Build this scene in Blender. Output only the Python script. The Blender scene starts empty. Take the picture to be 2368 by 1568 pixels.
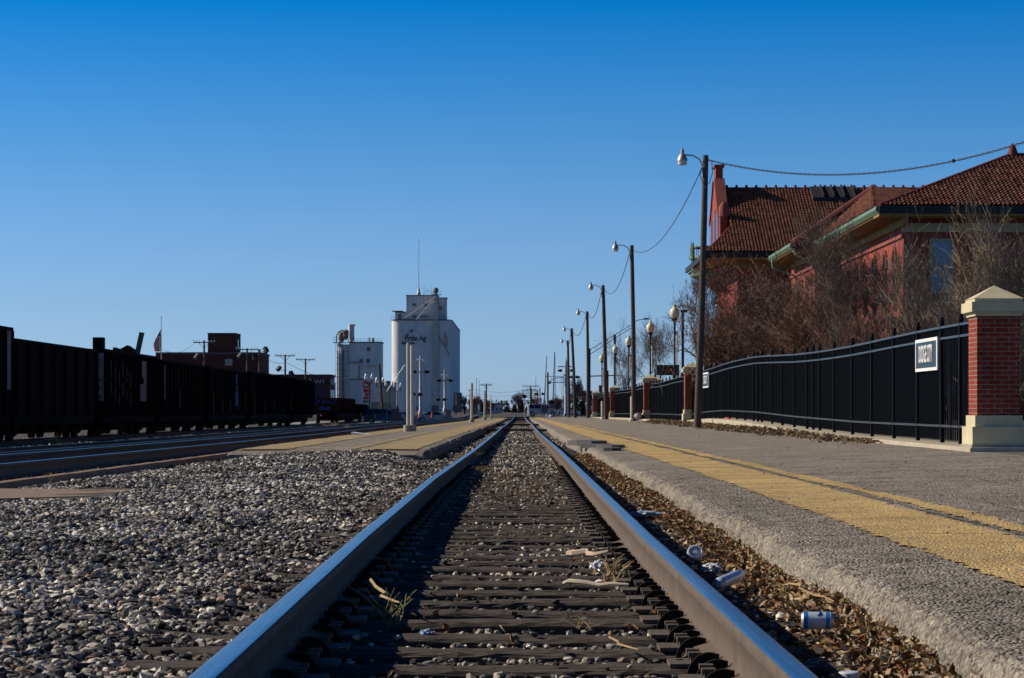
import bpy, math, random
import numpy as np
from mathutils import Vector, Matrix
R = math.radians
C = bpy.context.scene.collection
sc = bpy.context.scene

# ------------------------------------------------------------ camera, sky, sun, exposure
F = 5300.0            # focal length in pixels of a 2368 px wide frame
CAMZ = 0.66
cam = bpy.data.cameras.new('camera')
camo = bpy.data.objects.new('camera', cam); C.objects.link(camo)
camo.location = (0, 0, CAMZ); camo.rotation_euler = (R(90), 0, 0)
cam.sensor_width = 36.0; cam.lens = 36.0*F/2368
cam.shift_x = -17/2368; cam.shift_y = 163/2368
cam.clip_start = 0.1; cam.clip_end = 12000
cam.dof.use_dof = True; cam.dof.focus_distance = 15.0; cam.dof.aperture_fstop = 26.0
sc.camera = camo
AZ, EL = 75.0, 30.5   # sun: degrees left of the view axis, elevation
w = bpy.data.worlds.new('World'); sc.world = w; w.use_nodes = True
nt = w.node_tree; nt.nodes.clear()
sky = nt.nodes.new('ShaderNodeTexSky'); sky.sky_type = 'NISHITA'; sky.sun_disc = False
sky.sun_elevation = R(EL); sky.sun_rotation = R(-AZ)
sky.altitude = 0; sky.air_density = 0.9; sky.dust_density = 0.25; sky.ozone_density = 3.0
tc = nt.nodes.new('ShaderNodeTexCoord'); sx_ = nt.nodes.new('ShaderNodeSeparateXYZ'); nt.links.new(tc.outputs['Generated'], sx_.inputs[0])
tint = nt.nodes.new('ShaderNodeValToRGB'); te = tint.color_ramp.elements     # tints the blue sky by height; dimmed above the frame to cut fill
TT = [(0,(1.05,1.52,2.65)),(.0089,(1.041,1.503,2.607)),(.0449,(.944,1.373,2.185)),(.0818,(.808,1.313,2.068)),(.1197,(.478,1.222,1.992)),(.1737,(.02,1.002,1.982)),(.28,(.05,.26,.60))]
while len(te) < len(TT): te.new(.9)
for e_, (p_, c_) in zip(te, TT): e_.position = p_; e_.color = tuple(q/2.7 for q in c_)+(1,)
nt.links.new(sx_.outputs[2], tint.inputs[0])
mx = nt.nodes.new('ShaderNodeMix'); mx.data_type = 'RGBA'; mx.blend_type = 'MULTIPLY'; mx.inputs[0].default_value = 1.0
nt.links.new(sky.outputs[0], mx.inputs[6]); nt.links.new(tint.outputs[0], mx.inputs[7])
bg = nt.nodes.new('ShaderNodeBackground'); bg.inputs[1].default_value = 0.1485
wo = nt.nodes.new('ShaderNodeOutputWorld')
nt.links.new(mx.outputs[2], bg.inputs[0]); nt.links.new(bg.outputs[0], wo.inputs[0])
sun = bpy.data.lights.new('sun', 'SUN'); sun.energy = 4.9; sun.angle = R(0.5); sun.color = (1.0, 0.89, 0.74)
suno = bpy.data.objects.new('sun', sun); C.objects.link(suno)
tosun = Vector((-math.sin(R(AZ))*math.cos(R(EL)), math.cos(R(AZ))*math.cos(R(EL)), math.sin(R(EL))))
suno.rotation_euler = tosun.to_track_quat('Z', 'Y').to_euler()
suno.location = (-30, 0, 40)
sc.view_settings.view_transform = 'Standard'; sc.view_settings.look = 'None'
sc.view_settings.exposure = 0.0; sc.view_settings.gamma = 1.0
sc.cycles.max_bounces = 5; sc.cycles.diffuse_bounces = 1; sc.cycles.transparent_max_bounces = 8

# ------------------------------------------------------------ helpers
def P(x, y, k):       # a far spot known by its bearing and its distance
    return Vector(((x-1201)*k, F*k, CAMZ+(947-y)*k))

class MB:
    def __init__(s): s.v = []; s.f = []; s.m = []
    def add(s, vs, fs, m=0):
        o = len(s.v); s.v += [tuple(a) for a in vs]; s.f += [tuple(i+o for i in f) for f in fs]; s.m += [m]*len(fs); return s
    def box(s, x0, x1, y0, y1, z0, z1, m=0):
        vs = [(x, y, z) for z in (z0, z1) for y in (y0, y1) for x in (x0, x1)]
        return s.add(vs, [(0,2,3,1),(4,5,7,6),(0,1,5,4),(2,6,7,3),(0,4,6,2),(1,3,7,5)], m)
    def tube(s, pts, r, n=8, m=0, cap=True):
        pts = [Vector(p) for p in pts]
        if not isinstance(r, (list, tuple)): r = [r]*len(pts)
        vs = []; fs = []
        ref = None
        for i, p in enumerate(pts):
            d = (pts[min(i+1, len(pts)-1)]-pts[max(i-1, 0)]).normalized()
            if ref is None:
                ref = Vector((0, 1, 0)) if abs(d.y) < .9 else Vector((1, 0, 0))
            a = d.cross(ref).normalized(); b = d.cross(a)
            for j in range(n):
                t = 2*math.pi*j/n
                vs.append(p+(a*math.cos(t)+b*math.sin(t))*r[i])
        for i in range(len(pts)-1):
            for j in range(n):
                k = (j+1) % n
                fs.append((i*n+j, i*n+k, (i+1)*n+k, (i+1)*n+j))
        if cap:
            fs.append(tuple(range(n-1, -1, -1))); fs.append(tuple((len(pts)-1)*n+j for j in range(n)))
        return s.add(vs, fs, m)
    def bar(s, p0, p1, wx, wy=None, m=0):     # rectangular bar
        p0 = Vector(p0); p1 = Vector(p1); wy = wy or wx
        d = (p1-p0).normalized(); up = Vector((0, 0, 1)) if abs(d.z) < .9 else Vector((0, 1, 0))
        a = d.cross(up).normalized()*wx/2; b = a.normalized().cross(d)*wy/2
        vs = [p+q for p in (p0, p1) for q in (-a-b, a-b, a+b, -a+b)]
        return s.add(vs, [(3,2,1,0),(4,5,6,7),(0,1,5,4),(1,2,6,5),(2,3,7,6),(3,0,4,7)], m)
    def lathe(s, prof, c=(0,0,0), n=16, m=0):
        vs = []; fs = []
        for r, z in prof:
            for j in range(n):
                t = 2*math.pi*j/n; vs.append((c[0]+r*math.cos(t), c[1]+r*math.sin(t), c[2]+z))
        for i in range(len(prof)-1):
            for j in range(n):
                k = (j+1) % n; fs.append((i*n+j, i*n+k, (i+1)*n+k, (i+1)*n+j))
        fs.append(tuple(range(n-1, -1, -1))); fs.append(tuple((len(prof)-1)*n+j for j in range(n)))
        return s.add(vs, fs, m)
    def prism(s, poly, ax, a0, a1, m=0):      # polygon in the plane across axis ax, extruded a0..a1
        n = len(poly); vs = []
        for a in (a0, a1):
            for p, q in poly:
                vs.append({'x': (a, p, q), 'y': (p, a, q), 'z': (p, q, a)}[ax])
        return s.add(vs, [tuple(range(n))[::-1], tuple(range(n, 2*n))]+[(i, (i+1) % n, n+(i+1) % n, n+i) for i in range(n)], m)
    def build(s, name, mat, parent=None, smooth=False, offset=None):
        me = bpy.data.meshes.new(name)
        t = Vector(offset) if offset is not None else (parent_world(parent) if parent else Vector((0,0,0)))
        me.from_pydata([(a[0]-t.x, a[1]-t.y, a[2]-t.z) for a in s.v], [], s.f)
        mats = mat if isinstance(mat, (list, tuple)) else [mat]
        for q in mats: me.materials.append(q)
        if len(mats) > 1: me.polygons.foreach_set('material_index', s.m)
        return finish(name, me, parent, smooth, fix=True)

def parent_world(p):
    t = Vector(p.location)
    while p.parent: p = p.parent; t = t+Vector(p.location)
    return t

def finish(name, me, parent, smooth=False, fix=False):
    if fix:
        import bmesh
        bm = bmesh.new(); bm.from_mesh(me); bmesh.ops.recalc_face_normals(bm, faces=bm.faces); bm.to_mesh(me); bm.free()
    if smooth:
        me.polygons.foreach_set('use_smooth', [True]*len(me.polygons)); me.set_sharp_from_angle(angle=R(35))
    o = bpy.data.objects.new(name, me); C.objects.link(o)
    if parent: o.parent = parent
    return o

def nmesh(name, V, Fa, mat, parent=None, smooth=False, loops=None):   # numpy mesh; Fa is (n, 3|4)
    me = bpy.data.meshes.new(name)
    V = np.asarray(V, dtype=np.float32); Fa = np.asarray(Fa, dtype=np.int32)
    if parent is not None:
        t = parent_world(parent); V = V-np.array([t.x, t.y, t.z], dtype=np.float32)
    me.vertices.add(len(V)); me.vertices.foreach_set('co', V.ravel())
    k = Fa.shape[1]
    me.loops.add(Fa.size); me.loops.foreach_set('vertex_index', Fa.ravel())
    me.polygons.add(len(Fa)); me.polygons.foreach_set('loop_start', np.arange(0, Fa.size, k, dtype=np.int32))
    me.polygons.foreach_set('use_smooth', np.full(len(Fa), smooth))
    me.materials.append(mat); me.update(calc_edges=True)
    o = bpy.data.objects.new(name, me); C.objects.link(o)
    if parent: o.parent = parent
    return o

def thing(name, label, cat, loc=(0,0,0), rz=0, group=None):
    o = bpy.data.objects.new(name, None); C.objects.link(o); o.empty_display_size = .2
    o.location = loc; o.rotation_euler = (0, 0, rz)
    return tag(o, label, cat, group)
def tag(o, label, cat, group=None, kind=None):
    if label: o['label'] = label
    if cat: o['category'] = cat
    if group: o['group'] = group
    if kind: o['kind'] = kind
    return o
def struct(o, label=None, cat=None): 
    o['kind'] = 'structure'
    if label: o['label'] = label
    if cat: o['category'] = cat
    return o
def copy_tree(o, parent=None):
    c = o.copy(); C.objects.link(c)
    if parent: c.parent = parent
    for ch in list(o.children): copy_tree(ch, c)
    return c

def text_mesh(name, s, size, mat, parent, loc, rot, ext=.004, sx=1.0, align='CENTER', bold=0.0):
    cu = bpy.data.curves.new(name, 'FONT'); cu.body = s; cu.size = size; cu.extrude = ext; cu.align_x = align; cu.align_y = 'CENTER'
    cu.resolution_u = 3; cu.offset = bold
    tmp = bpy.data.objects.new('tmp', cu)
    C.objects.link(tmp); bpy.context.view_layer.update()
    me = bpy.data.meshes.new_from_object(tmp.evaluated_get(bpy.context.evaluated_depsgraph_get()))
    bpy.data.objects.remove(tmp); bpy.data.curves.remove(cu)
    me.materials.clear(); me.materials.append(mat); me.name = name
    for v in me.vertices: v.co.x *= sx
    o = bpy.data.objects.new(name, me); C.objects.link(o); o.parent = parent
    t = parent_world(parent) if parent else Vector((0,0,0))
    o.location = Vector(loc)-t; o.rotation_euler = rot
    return o

# ------------------------------------------------------------ materials
def M(name, col, rough=.8, metal=0.0, var=.2, scale=5., bump=0.0, bscale=60., stretch=(1,1,1), col2=None, spec=.3, det=6., isl=0.0):
    m = bpy.data.materials.new(name); m.use_nodes = True; n = m.node_tree; b = n.nodes['Principled BSDF']
    b.inputs['Roughness'].default_value = rough; b.inputs['Metallic'].default_value = metal
    b.inputs['Specular IOR Level'].default_value = spec
    ge = n.nodes.new('ShaderNodeNewGeometry'); mp = n.nodes.new('ShaderNodeMapping'); mp.inputs['Scale'].default_value = stretch
    n.links.new(ge.outputs['Position'], mp.inputs['Vector'])
    no = n.nodes.new('ShaderNodeTexNoise'); no.inputs['Scale'].default_value = scale; no.inputs['Detail'].default_value = det; no.inputs['Roughness'].default_value = .65
    n.links.new(mp.outputs[0], no.inputs['Vector'])
    c1 = tuple(max(0, c*(1-var)) for c in col)+(1,); c2 = (tuple(col2) if col2 else tuple(c*(1+var) for c in col))+(1,)
    cr = n.nodes.new('ShaderNodeValToRGB'); cr.color_ramp.elements[0].position = .33; cr.color_ramp.elements[1].position = .67
    cr.color_ramp.elements[0].color = c1; cr.color_ramp.elements[1].color = c2
    n.links.new(no.outputs[0], cr.inputs[0]); out = cr.outputs[0]
    if isl:
        hs = n.nodes.new('ShaderNodeHueSaturation'); mr = n.nodes.new('ShaderNodeMapRange')
        mr.inputs[3].default_value = 1-isl; mr.inputs[4].default_value = 1+isl
        n.links.new(ge.outputs['Random Per Island'], mr.inputs[0]); n.links.new(mr.outputs[0], hs.inputs['Value'])
        n.links.new(out, hs.inputs['Color']); out = hs.outputs[0]
    n.links.new(out, b.inputs['Base Color'])
    if bump:
        nb = n.nodes.new('ShaderNodeTexNoise'); nb.inputs['Scale'].default_value = bscale; nb.inputs['Detail'].default_value = 4
        n.links.new(mp.outputs[0], nb.inputs['Vector'])
        bu = n.nodes.new('ShaderNodeBump'); bu.inputs['Strength'].default_value = 1.0; bu.inputs['Distance'].default_value = bump
        n.links.new(nb.outputs[0], bu.inputs['Height']); n.links.new(bu.outputs[0], b.inputs['Normal'])
    return m

def island_mat(name, cols, rough=.85, spec=.3, var=.15, patch=0):     # a colour of its own for each stone or leaf
    m = bpy.data.materials.new(name); m.use_nodes = True; n = m.node_tree; b = n.nodes['Principled BSDF']
    b.inputs['Roughness'].default_value = rough; b.inputs['Specular IOR Level'].default_value = spec
    ge = n.nodes.new('ShaderNodeNewGeometry'); cr = n.nodes.new('ShaderNodeValToRGB'); cr.color_ramp.interpolation = 'CONSTANT'
    e = cr.color_ramp.elements
    while len(e) < len(cols): e.new(.5)
    tot = sum(c[1] for c in cols); a = 0
    for i, (c, wgt) in enumerate(cols):
        e[i].position = a/tot; a += wgt; e[i].color = tuple(c)+(1,)
    n.links.new(ge.outputs['Random Per Island'], cr.inputs[0])
    no = n.nodes.new('ShaderNodeTexNoise'); no.inputs['Scale'].default_value = 60; n.links.new(ge.outputs['Position'], no.inputs['Vector'])
    mr = n.nodes.new('ShaderNodeMapRange'); mr.inputs[1].default_value = .3; mr.inputs[2].default_value = .7; mr.inputs[3].default_value = 1-var; mr.inputs[4].default_value = 1+var
    n.links.new(no.outputs[0], mr.inputs[0])
    hs = n.nodes.new('ShaderNodeHueSaturation'); n.links.new(mr.outputs[0], hs.inputs['Value']); n.links.new(cr.outputs[0], hs.inputs['Color'])
    out = hs.outputs[0]
    if patch:      # broad noise patches, darker and lighter stone
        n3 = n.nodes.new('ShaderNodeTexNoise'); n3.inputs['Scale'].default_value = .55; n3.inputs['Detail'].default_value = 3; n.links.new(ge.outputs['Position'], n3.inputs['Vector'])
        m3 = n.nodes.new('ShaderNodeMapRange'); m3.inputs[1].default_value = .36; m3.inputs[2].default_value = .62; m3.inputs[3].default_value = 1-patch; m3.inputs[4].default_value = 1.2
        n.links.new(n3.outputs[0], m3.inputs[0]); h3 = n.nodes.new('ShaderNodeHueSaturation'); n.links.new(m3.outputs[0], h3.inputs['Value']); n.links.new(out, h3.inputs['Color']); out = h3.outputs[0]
    n.links.new(out, b.inputs['Base Color'])
    return m

def brick_mat(name, c1, c2, mortar, bw=.203, rh=.0677, ms=.012, rough=.85):
    m = bpy.data.materials.new(name); m.use_nodes = True; n = m.node_tree; b = n.nodes['Principled BSDF']
    b.inputs['Roughness'].default_value = rough; b.inputs['Specular IOR Level'].default_value = .2
    ge = n.nodes.new('ShaderNodeNewGeometry'); sp = n.nodes.new('ShaderNodeSeparateXYZ'); n.links.new(ge.outputs['Position'], sp.inputs[0])
    ad = n.nodes.new('ShaderNodeMath'); ad.operation = 'ADD'; n.links.new(sp.outputs[0], ad.inputs[0]); n.links.new(sp.outputs[1], ad.inputs[1])
    co = n.nodes.new('ShaderNodeCombineXYZ'); n.links.new(ad.outputs[0], co.inputs[0]); n.links.new(sp.outputs[2], co.inputs[1])
    br = n.nodes.new('ShaderNodeTexBrick'); br.inputs['Scale'].default_value = 1
    br.inputs['Brick Width'].default_value = bw; br.inputs['Row Height'].default_value = rh; br.inputs['Mortar Size'].default_value = ms/2; br.inputs['Mortar Smooth'].default_value = .1
    br.inputs['Color1'].default_value = tuple(c1)+(1,); br.inputs['Color2'].default_value = tuple(c2)+(1,); br.inputs['Mortar'].default_value = tuple(mortar)+(1,)
    n.links.new(co.outputs[0], br.inputs['Vector'])
    no = n.nodes.new('ShaderNodeTexNoise'); no.inputs['Scale'].default_value = 2.2; no.inputs['Detail'].default_value = 8; n.links.new(ge.outputs['Position'], no.inputs['Vector'])
    mr = n.nodes.new('ShaderNodeMapRange'); mr.inputs[1].default_value = .3; mr.inputs[2].default_value = .7; mr.inputs[3].default_value = .75; mr.inputs[4].default_value = 1.2
    n.links.new(no.outputs[0], mr.inputs[0]); hs = n.nodes.new('ShaderNodeHueSaturation')
    n.links.new(mr.outputs[0], hs.inputs['Value']); n.links.new(br.outputs[0], hs.inputs['Color']); n.links.new(hs.outputs[0], b.inputs['Base Color'])
    bu = n.nodes.new('ShaderNodeBump'); bu.inputs['Distance'].default_value = .006; bu.invert = True
    n.links.new(br.outputs['Fac'], bu.inputs['Height']); n.links.new(bu.outputs[0], b.inputs['Normal'])
    return m

def asphalt_mat(name, col, patch=(.10,.09,.08), yellow=False):
    m = bpy.data.materials.new(name); m.use_nodes = True; n = m.node_tree; b = n.nodes['Principled BSDF']
    b.inputs['Roughness'].default_value = .9; b.inputs['Specular IOR Level'].default_value = .2
    ge = n.nodes.new('ShaderNodeNewGeometry')
    vo = n.nodes.new('ShaderNodeTexVoronoi'); vo.inputs['Scale'].default_value = 70; n.links.new(ge.outputs['Position'], vo.inputs['Vector'])
    v2 = n.nodes.new('ShaderNodeTexVoronoi'); v2.inputs['Scale'].default_value = 23; n.links.new(ge.outputs['Position'], v2.inputs['Vector'])
    sp = n.nodes.new('ShaderNodeSeparateColor'); n.links.new(vo.outputs['Color'], sp.inputs[0])
    s2 = n.nodes.new('ShaderNodeSeparateColor'); n.links.new(v2.outputs['Color'], s2.inputs[0])
    mixv = n.nodes.new('ShaderNodeMix'); mixv.data_type = 'FLOAT'; mixv.inputs[0].default_value = .35
    n.links.new(sp.outputs[0], mixv.inputs[2]); n.links.new(s2.outputs[1], mixv.inputs[3])
    mr = n.nodes.new('ShaderNodeMapRange'); mr.inputs[3].default_value = .35 if not yellow else .6; mr.inputs[4].default_value = 1.6 if not yellow else 1.25
    n.links.new(mixv.outputs[0], mr.inputs[0])
    no = n.nodes.new('ShaderNodeTexNoise'); no.inputs['Scale'].default_value = .9; no.inputs['Detail'].default_value = 9; no.inputs['Roughness'].default_value = .7
    n.links.new(ge.outputs['Position'], no.inputs['Vector'])
    m2 = n.nodes.new('ShaderNodeMapRange'); m2.inputs[1].default_value = .3; m2.inputs[2].default_value = .7; m2.inputs[3].default_value = .58; m2.inputs[4].default_value = 1.2
    n.links.new(no.outputs[0], m2.inputs[0])
    mu = n.nodes.new('ShaderNodeMath'); mu.operation = 'MULTIPLY'; n.links.new(mr.outputs[0], mu.inputs[0]); n.links.new(m2.outputs[0], mu.inputs[1])
    hs = n.nodes.new('ShaderNodeHueSaturation'); n.links.new(mu.outputs[0], hs.inputs['Value'])
    if yellow:
        n2 = n.nodes.new('ShaderNodeTexNoise'); n2.inputs['Scale'].default_value = 26; n2.inputs['Detail'].default_value = 8; n2.inputs['Roughness'].default_value = .75
        n.links.new(ge.outputs['Position'], n2.inputs['Vector'])
        cr = n.nodes.new('ShaderNodeValToRGB'); cr.color_ramp.elements[0].position = .39; cr.color_ramp.elements[1].position = .50
        cr.color_ramp.elements[0].color = tuple(patch)+(1,); cr.color_ramp.elements[1].color = tuple(col)+(1,)
        n.links.new(n2.outputs[0], cr.inputs[0]); n.links.new(cr.outputs[0], hs.inputs['Color'])
    else:
        hs.inputs['Color'].default_value = tuple(col)+(1,)
    n.links.new(hs.outputs[0], b.inputs['Base Color'])
    bu = n.nodes.new('ShaderNodeBump'); bu.inputs['Distance'].default_value = .012; bu.inputs['Strength'].default_value = .9; bu.invert = True
    n.links.new(vo.outputs['Distance'], bu.inputs['Height']); n.links.new(bu.outputs[0], b.inputs['Normal'])
    return m

m_ground = M('ground_dirt', (.075,.068,.06), .95, var=.45, scale=3, bump=.03, bscale=12)
m_road = M('road_asphalt', (.10,.10,.10), .85, var=.15, scale=2)
m_conc = M('concrete', (.36,.32,.26), .9, var=.15, scale=2, bump=.004, bscale=50)
m_slab = M('weathered_slab', (.27,.19,.14), .9, var=.25, scale=6, bump=.01, bscale=60)
m_kerb = M('kerb_concrete', (.46,.40,.30), .9, var=.18, scale=1.5, bump=.004, bscale=40)
m_asph = asphalt_mat('platform_asphalt', (.31,.275,.225))
m_yel = asphalt_mat('yellow_paint', (.72,.50,.20), patch=(.31,.26,.19), yellow=True)
m_yel2 = asphalt_mat('worn_yellow_paint', (.52,.40,.20), patch=(.32,.28,.22), yellow=True)
m_steel = M('rail_polished_steel', (.60,.60,.60), .24, metal=1.0, var=.28, scale=2.2, stretch=(40,.5,40), bump=.0012, bscale=6)
m_rust = M('rail_rust', (.115,.085,.062), .75, var=.2, scale=6, bump=.001, bscale=200, spec=.3)
m_tie = M('creosote_timber', (.06,.05,.042), .85, var=.55, scale=7, stretch=(1.2,22,22), col2=(.165,.135,.11), bump=.012, bscale=8)
m_plate = M('tie_plate_steel', (.14,.115,.09), .7, var=.25, scale=30, metal=.3)
m_black = M('blackened_steel', (.012,.011,.011), .75, var=.3, scale=12, spec=.1)
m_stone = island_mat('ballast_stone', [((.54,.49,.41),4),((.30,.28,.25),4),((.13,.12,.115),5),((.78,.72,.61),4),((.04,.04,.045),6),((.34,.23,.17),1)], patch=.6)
m_leaf = island_mat('dry_leaf', [((.28,.16,.06),4),((.42,.29,.15),4),((.56,.44,.29),3),((.13,.06,.025),4),((.26,.08,.02),1),((.2,.17,.04),1)], rough=.7)
m_leafg = island_mat('drifted_leaf', [((.22,.15,.08),4),((.30,.22,.13),4),((.14,.09,.05),3),((.19,.145,.06),1)], rough=.8)
m_weed = M('dry_stalk', (.42,.30,.15), .8, var=.25, scale=30)
m_weedg = M('green_stalk', (.22,.20,.08), .8, var=.25, scale=30)
m_pole = M('weathered_wood_pole', (.085,.068,.055), .85, var=.35, scale=4, stretch=(8,8,.6), bump=.004, bscale=20)
m_fence = M('fence_black_paint', (.005,.006,.008), .6, var=.15, scale=3, spec=.15)
m_brick = brick_mat('pillar_brick', (.30,.050,.028), (.20,.034,.020), (.32,.24,.19))
m_lime = M('limestone', (.60,.53,.34), .85, var=.12, scale=3, bump=.002, bscale=60)
m_galv = M('galvanised_steel', (.42,.42,.42), .5, metal=.6, var=.12, scale=6)
m_wpost = M('white_painted_post', (.62,.59,.52), .6, var=.08, scale=4)
m_globe = M('lamp_globe_glass', (.85,.78,.50), .25, var=.04, scale=3, spec=.5)
m_white = M('white_paint', (.78,.78,.78), .6, var=.05, scale=2)
m_dark = M('dark_paint', (.02,.022,.022), .5, var=.2, scale=5)
m_glassd = M('dark_glass', (.012,.016,.02), .12, var=.2, scale=2, spec=.6)
m_cable = M('cable', (.05,.055,.06), .6)
m_red = M('red_paint', (.55,.03,.03), .5, var=.1)
m_navy = M('navy_paint', (.035,.065,.09), .5, var=.1)
m_twig = M('bare_twig', (.20,.145,.11), .9, var=.35, scale=2, isl=.35)
m_twigl = M('pale_bare_twig', (.30,.235,.165), .9, var=.35, scale=2, isl=.35)
m_twigr = M('reddish_bare_twig', (.215,.125,.085), .9, var=.4, scale=1.5, isl=.4)
m_bark = M('bark', (.11,.085,.07), .95, var=.3, scale=12, stretch=(3,3,.6), bump=.01, bscale=30)

# ------------------------------------------------------------ terrain profiles
def I(y, pts): return np.interp(y, [p[0] for p in pts], [p[1] for p in pts])
ZR = [(0,0),(22,0),(40,-.05),(60,-.10),(78,-.14),(108,-.17),(177,-.28),(241,-.36),(300,-.39),(332,-.36),(400,-.05),(480,-.05),(700,-.2),(3000,-.3)]
XC = [(0,-.03),(5.6,-.04),(12,-.08),(22,-.09),(40,-.05),(85,-.06),(108,-.055),(150,0),(180,-.02),(240,.02),(400,0),(3000,0)]
ZF = [(0,.06),(33,.06),(75,.08),(119,.08),(155,.02),(195,-.04),(250,-.2),(320,-.37),(400,-.4)]
ZCB = [(0,.12),(33,.12),(46,.14),(57,.22),(66,.32),(76,.36),(84,.30),(92,.17),(120,.17),(160,.1),(200,0),(320,-.3)]
ZI = [(30,-.03),(38,-.03),(78,-.09),(177,-.32),(241,-.43),(302,-.52),(330,-.55)]
def zr(y): return I(y, ZR)
def xc(y): return I(y, XC)
def plat_z(x, y):
    t = np.clip((x-1.35)/(6.3-1.35), 0, 1.0)
    return (zr(y)-.04)*(1-t)+I(y, ZF)*t
def noise2(x, y, s, seed=0):      # cheap smooth noise
    rs = np.random.RandomState(seed); a = 0
    for i in range(7):
        th = rs.rand()*6.28; f = s*(.6+rs.rand()*1.6); a = a+np.sin((x*math.cos(th)+y*math.sin(th))*f+rs.rand()*6.28)
    return a/7
GX = [(-300,-.75),(-40,-.75),(-22,-.70),(-17,-.68),(-13.8,-.42),(-10.3,-.42),(-9,-.3),(-8.6,-.22),(-6.2,-.22),(-5.9,-.30),(-5.5,-.26),(-4.5,-.16),(-2.6,-.13),(-1.5,-.20),(-.9,-.235),(1.35,-.235)]
def ground(x, y):
    x = np.asarray(x, float); y = np.asarray(y, float)
    g = zr(y)+I(x, GX)
    left = (x < -1.2) & (x > -5.8)
    g = g+np.where(left, .055*noise2(x, y, 1.1, 3)+.02*noise2(x, y, 3.5, 4), .008*noise2(x, y, 4, 5))
    g = g+np.where((x > -4.9) & (x < -1.7), .125*np.clip((y-31)/7, 0, 1)*np.clip((x+4.9)/.6, 0, 1)*np.clip((-1.7-x)/.5, 0, 1), 0)
    g = np.where((x > -5.1) & (x < -1.5) & (y > 38.4), g-.45, g)
    behind = I(y, ZCB)-.06
    g = np.where((x > 1.35) & (x < 6.6), plat_z(x, y)-.4, g)
    g = np.where(x >= 6.6, behind, g)
    g = np.where(y > 345, -.45+0*x, g)
    # embankment carrying the rails beyond the street
    emb = np.clip(1-(np.abs(x)-1.6)/6, 0, 1)
    g = np.where(y > 345, g+(zr(y)-.05+.45)*emb, g)
    return g
xs = np.unique(np.concatenate([np.array([-6000,-2500,-1200,-600,-300,-150,-100,-70,-50,-40,-30,-22,-20,-18.5,-17,-15,-13.8,-12,-10.3,-9.6,-9,-8.6,-7.4]), np.arange(-6.3, -.8, .14), np.arange(-.8, 1.36, .18), np.array([1.36,2,6.59,6.61,8,12,20,30,45,60,100,150,300,600,1200,2500,6000])]))
ys = np.unique(np.concatenate([np.array([-30,-10,0,2]), np.arange(3, 45, .14), np.arange(45, 120, .8), np.arange(120, 360, 4), np.array([345.1,380,400,440,500,700,1000,1500,2500,4000,8000])]))
X, Y = np.meshgrid(xs, ys); Z = ground(X, Y)
def grid_faces(nr, nc):
    i = np.arange(nr*nc).reshape(nr, nc)
    return np.stack([i[:-1,:-1], i[:-1,1:], i[1:,1:], i[1:,:-1]], -1).reshape(-1, 4)
o = nmesh('ground', np.stack([X, Y, Z], -1).reshape(-1, 3), grid_faces(*X.shape), m_ground, smooth=True)
struct(o, 'brown gravelly ground reaching the horizon', 'ground')

# right platform: rough asphalt with a broken rounded edge
prof = [(0,-.50),(0,-.30),(.0,-.22),(.0,-.14),(.006,-.07),(.022,-.032),(.05,-.012),(.10,-.003)]
px = [p[0]+1.35 for p in prof]+list(np.arange(1.55, 2.9, .07))+list(np.arange(2.95, 6.5, .3))+[6.56]
ys2 = np.unique(np.concatenate([np.arange(2, 26, .045), np.arange(26, 60, .12), np.arange(60, 130, .4), np.arange(130, 312, 3)]))
X, Y = np.meshgrid(np.array(px), ys2)
Z = plat_z(X, Y)
rs = np.random.RandomState(2)
edge_n = .045*noise2(Y*0+1, Y, 2.2, 9)+.02*noise2(Y*0+3, Y, 9, 10)
rough = rs.normal(0, .0035, X.shape)
for j, (dx, dz) in enumerate(prof):
    fall = 1.0 if j < 7 else .5
    X[:, j] += (edge_n[:, j])*fall+rs.normal(0, .008, len(ys2)); Z[:, j] += dz+(rs.normal(0, .004, len(ys2)) if j > 1 else 0)
    bite = np.clip(noise2(Y[:, j], Y[:, j]*0, 1.1, 12)-.25, 0, 1)*.5
    if 3 < j: Z[:, j] -= bite*(8-j)/5*.4
Z[:, 8:] += rough[:, 8:]*np.clip(1-(Y[:, 8:]-20)/20, 0, 1)+.006*noise2(X[:, 8:], Y[:, 8:], 3, 6)
o = nmesh('platform', np.stack([X, Y, Z], -1).reshape(-1, 3), grid_faces(*X.shape), m_asph, smooth=False)
struct(o, 'long asphalt station platform right of the track', 'platform')
def stripe(name, x0, x1, zfun, y0, y1, mat, seed, wob=.035, n=7, x_jit=.02, gap=None):
    yy = np.unique(np.concatenate([np.arange(y0, min(y1, 30), .06), np.arange(30, y1, .5)])) if y0 < 30 else np.arange(y0, y1, .5)
    t = np.linspace(0, 1, n); X, Y = np.meshgrid(t, yy)
    rs = np.random.RandomState(seed)
    X0 = x0+wob*noise2(Y[:, 0], 0*Y[:, 0], 1.1, seed)+rs.normal(0, x_jit, len(yy)); X1 = x1+wob*noise2(Y[:, 0], 0*Y[:, 0], 1.4, seed+1)+rs.normal(0, x_jit, len(yy))
    XX = X0[:, None]*(1-t)+X1[:, None]*t
    ZZ = zfun(XX, Y)
    o = nmesh(name, np.stack([XX, Y, ZZ], -1).reshape(-1, 3), grid_faces(*XX.shape), mat)
    return struct(o, 'worn yellow painted safety stripe', 'painted stripe')
pz_r = lambda x, y: plat_z(x, y)+.006*noise2(x, y, 3, 6)+.008+.002*(y > 30)
stripe('yellow_stripe', 1.95, 2.62, pz_r, 2, 305, m_yel, 21)
stripe('yellow_stripe', 2.74, 2.90, pz_r, 4, 120, m_yel, 31, wob=.05, n=3, x_jit=.02)
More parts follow.
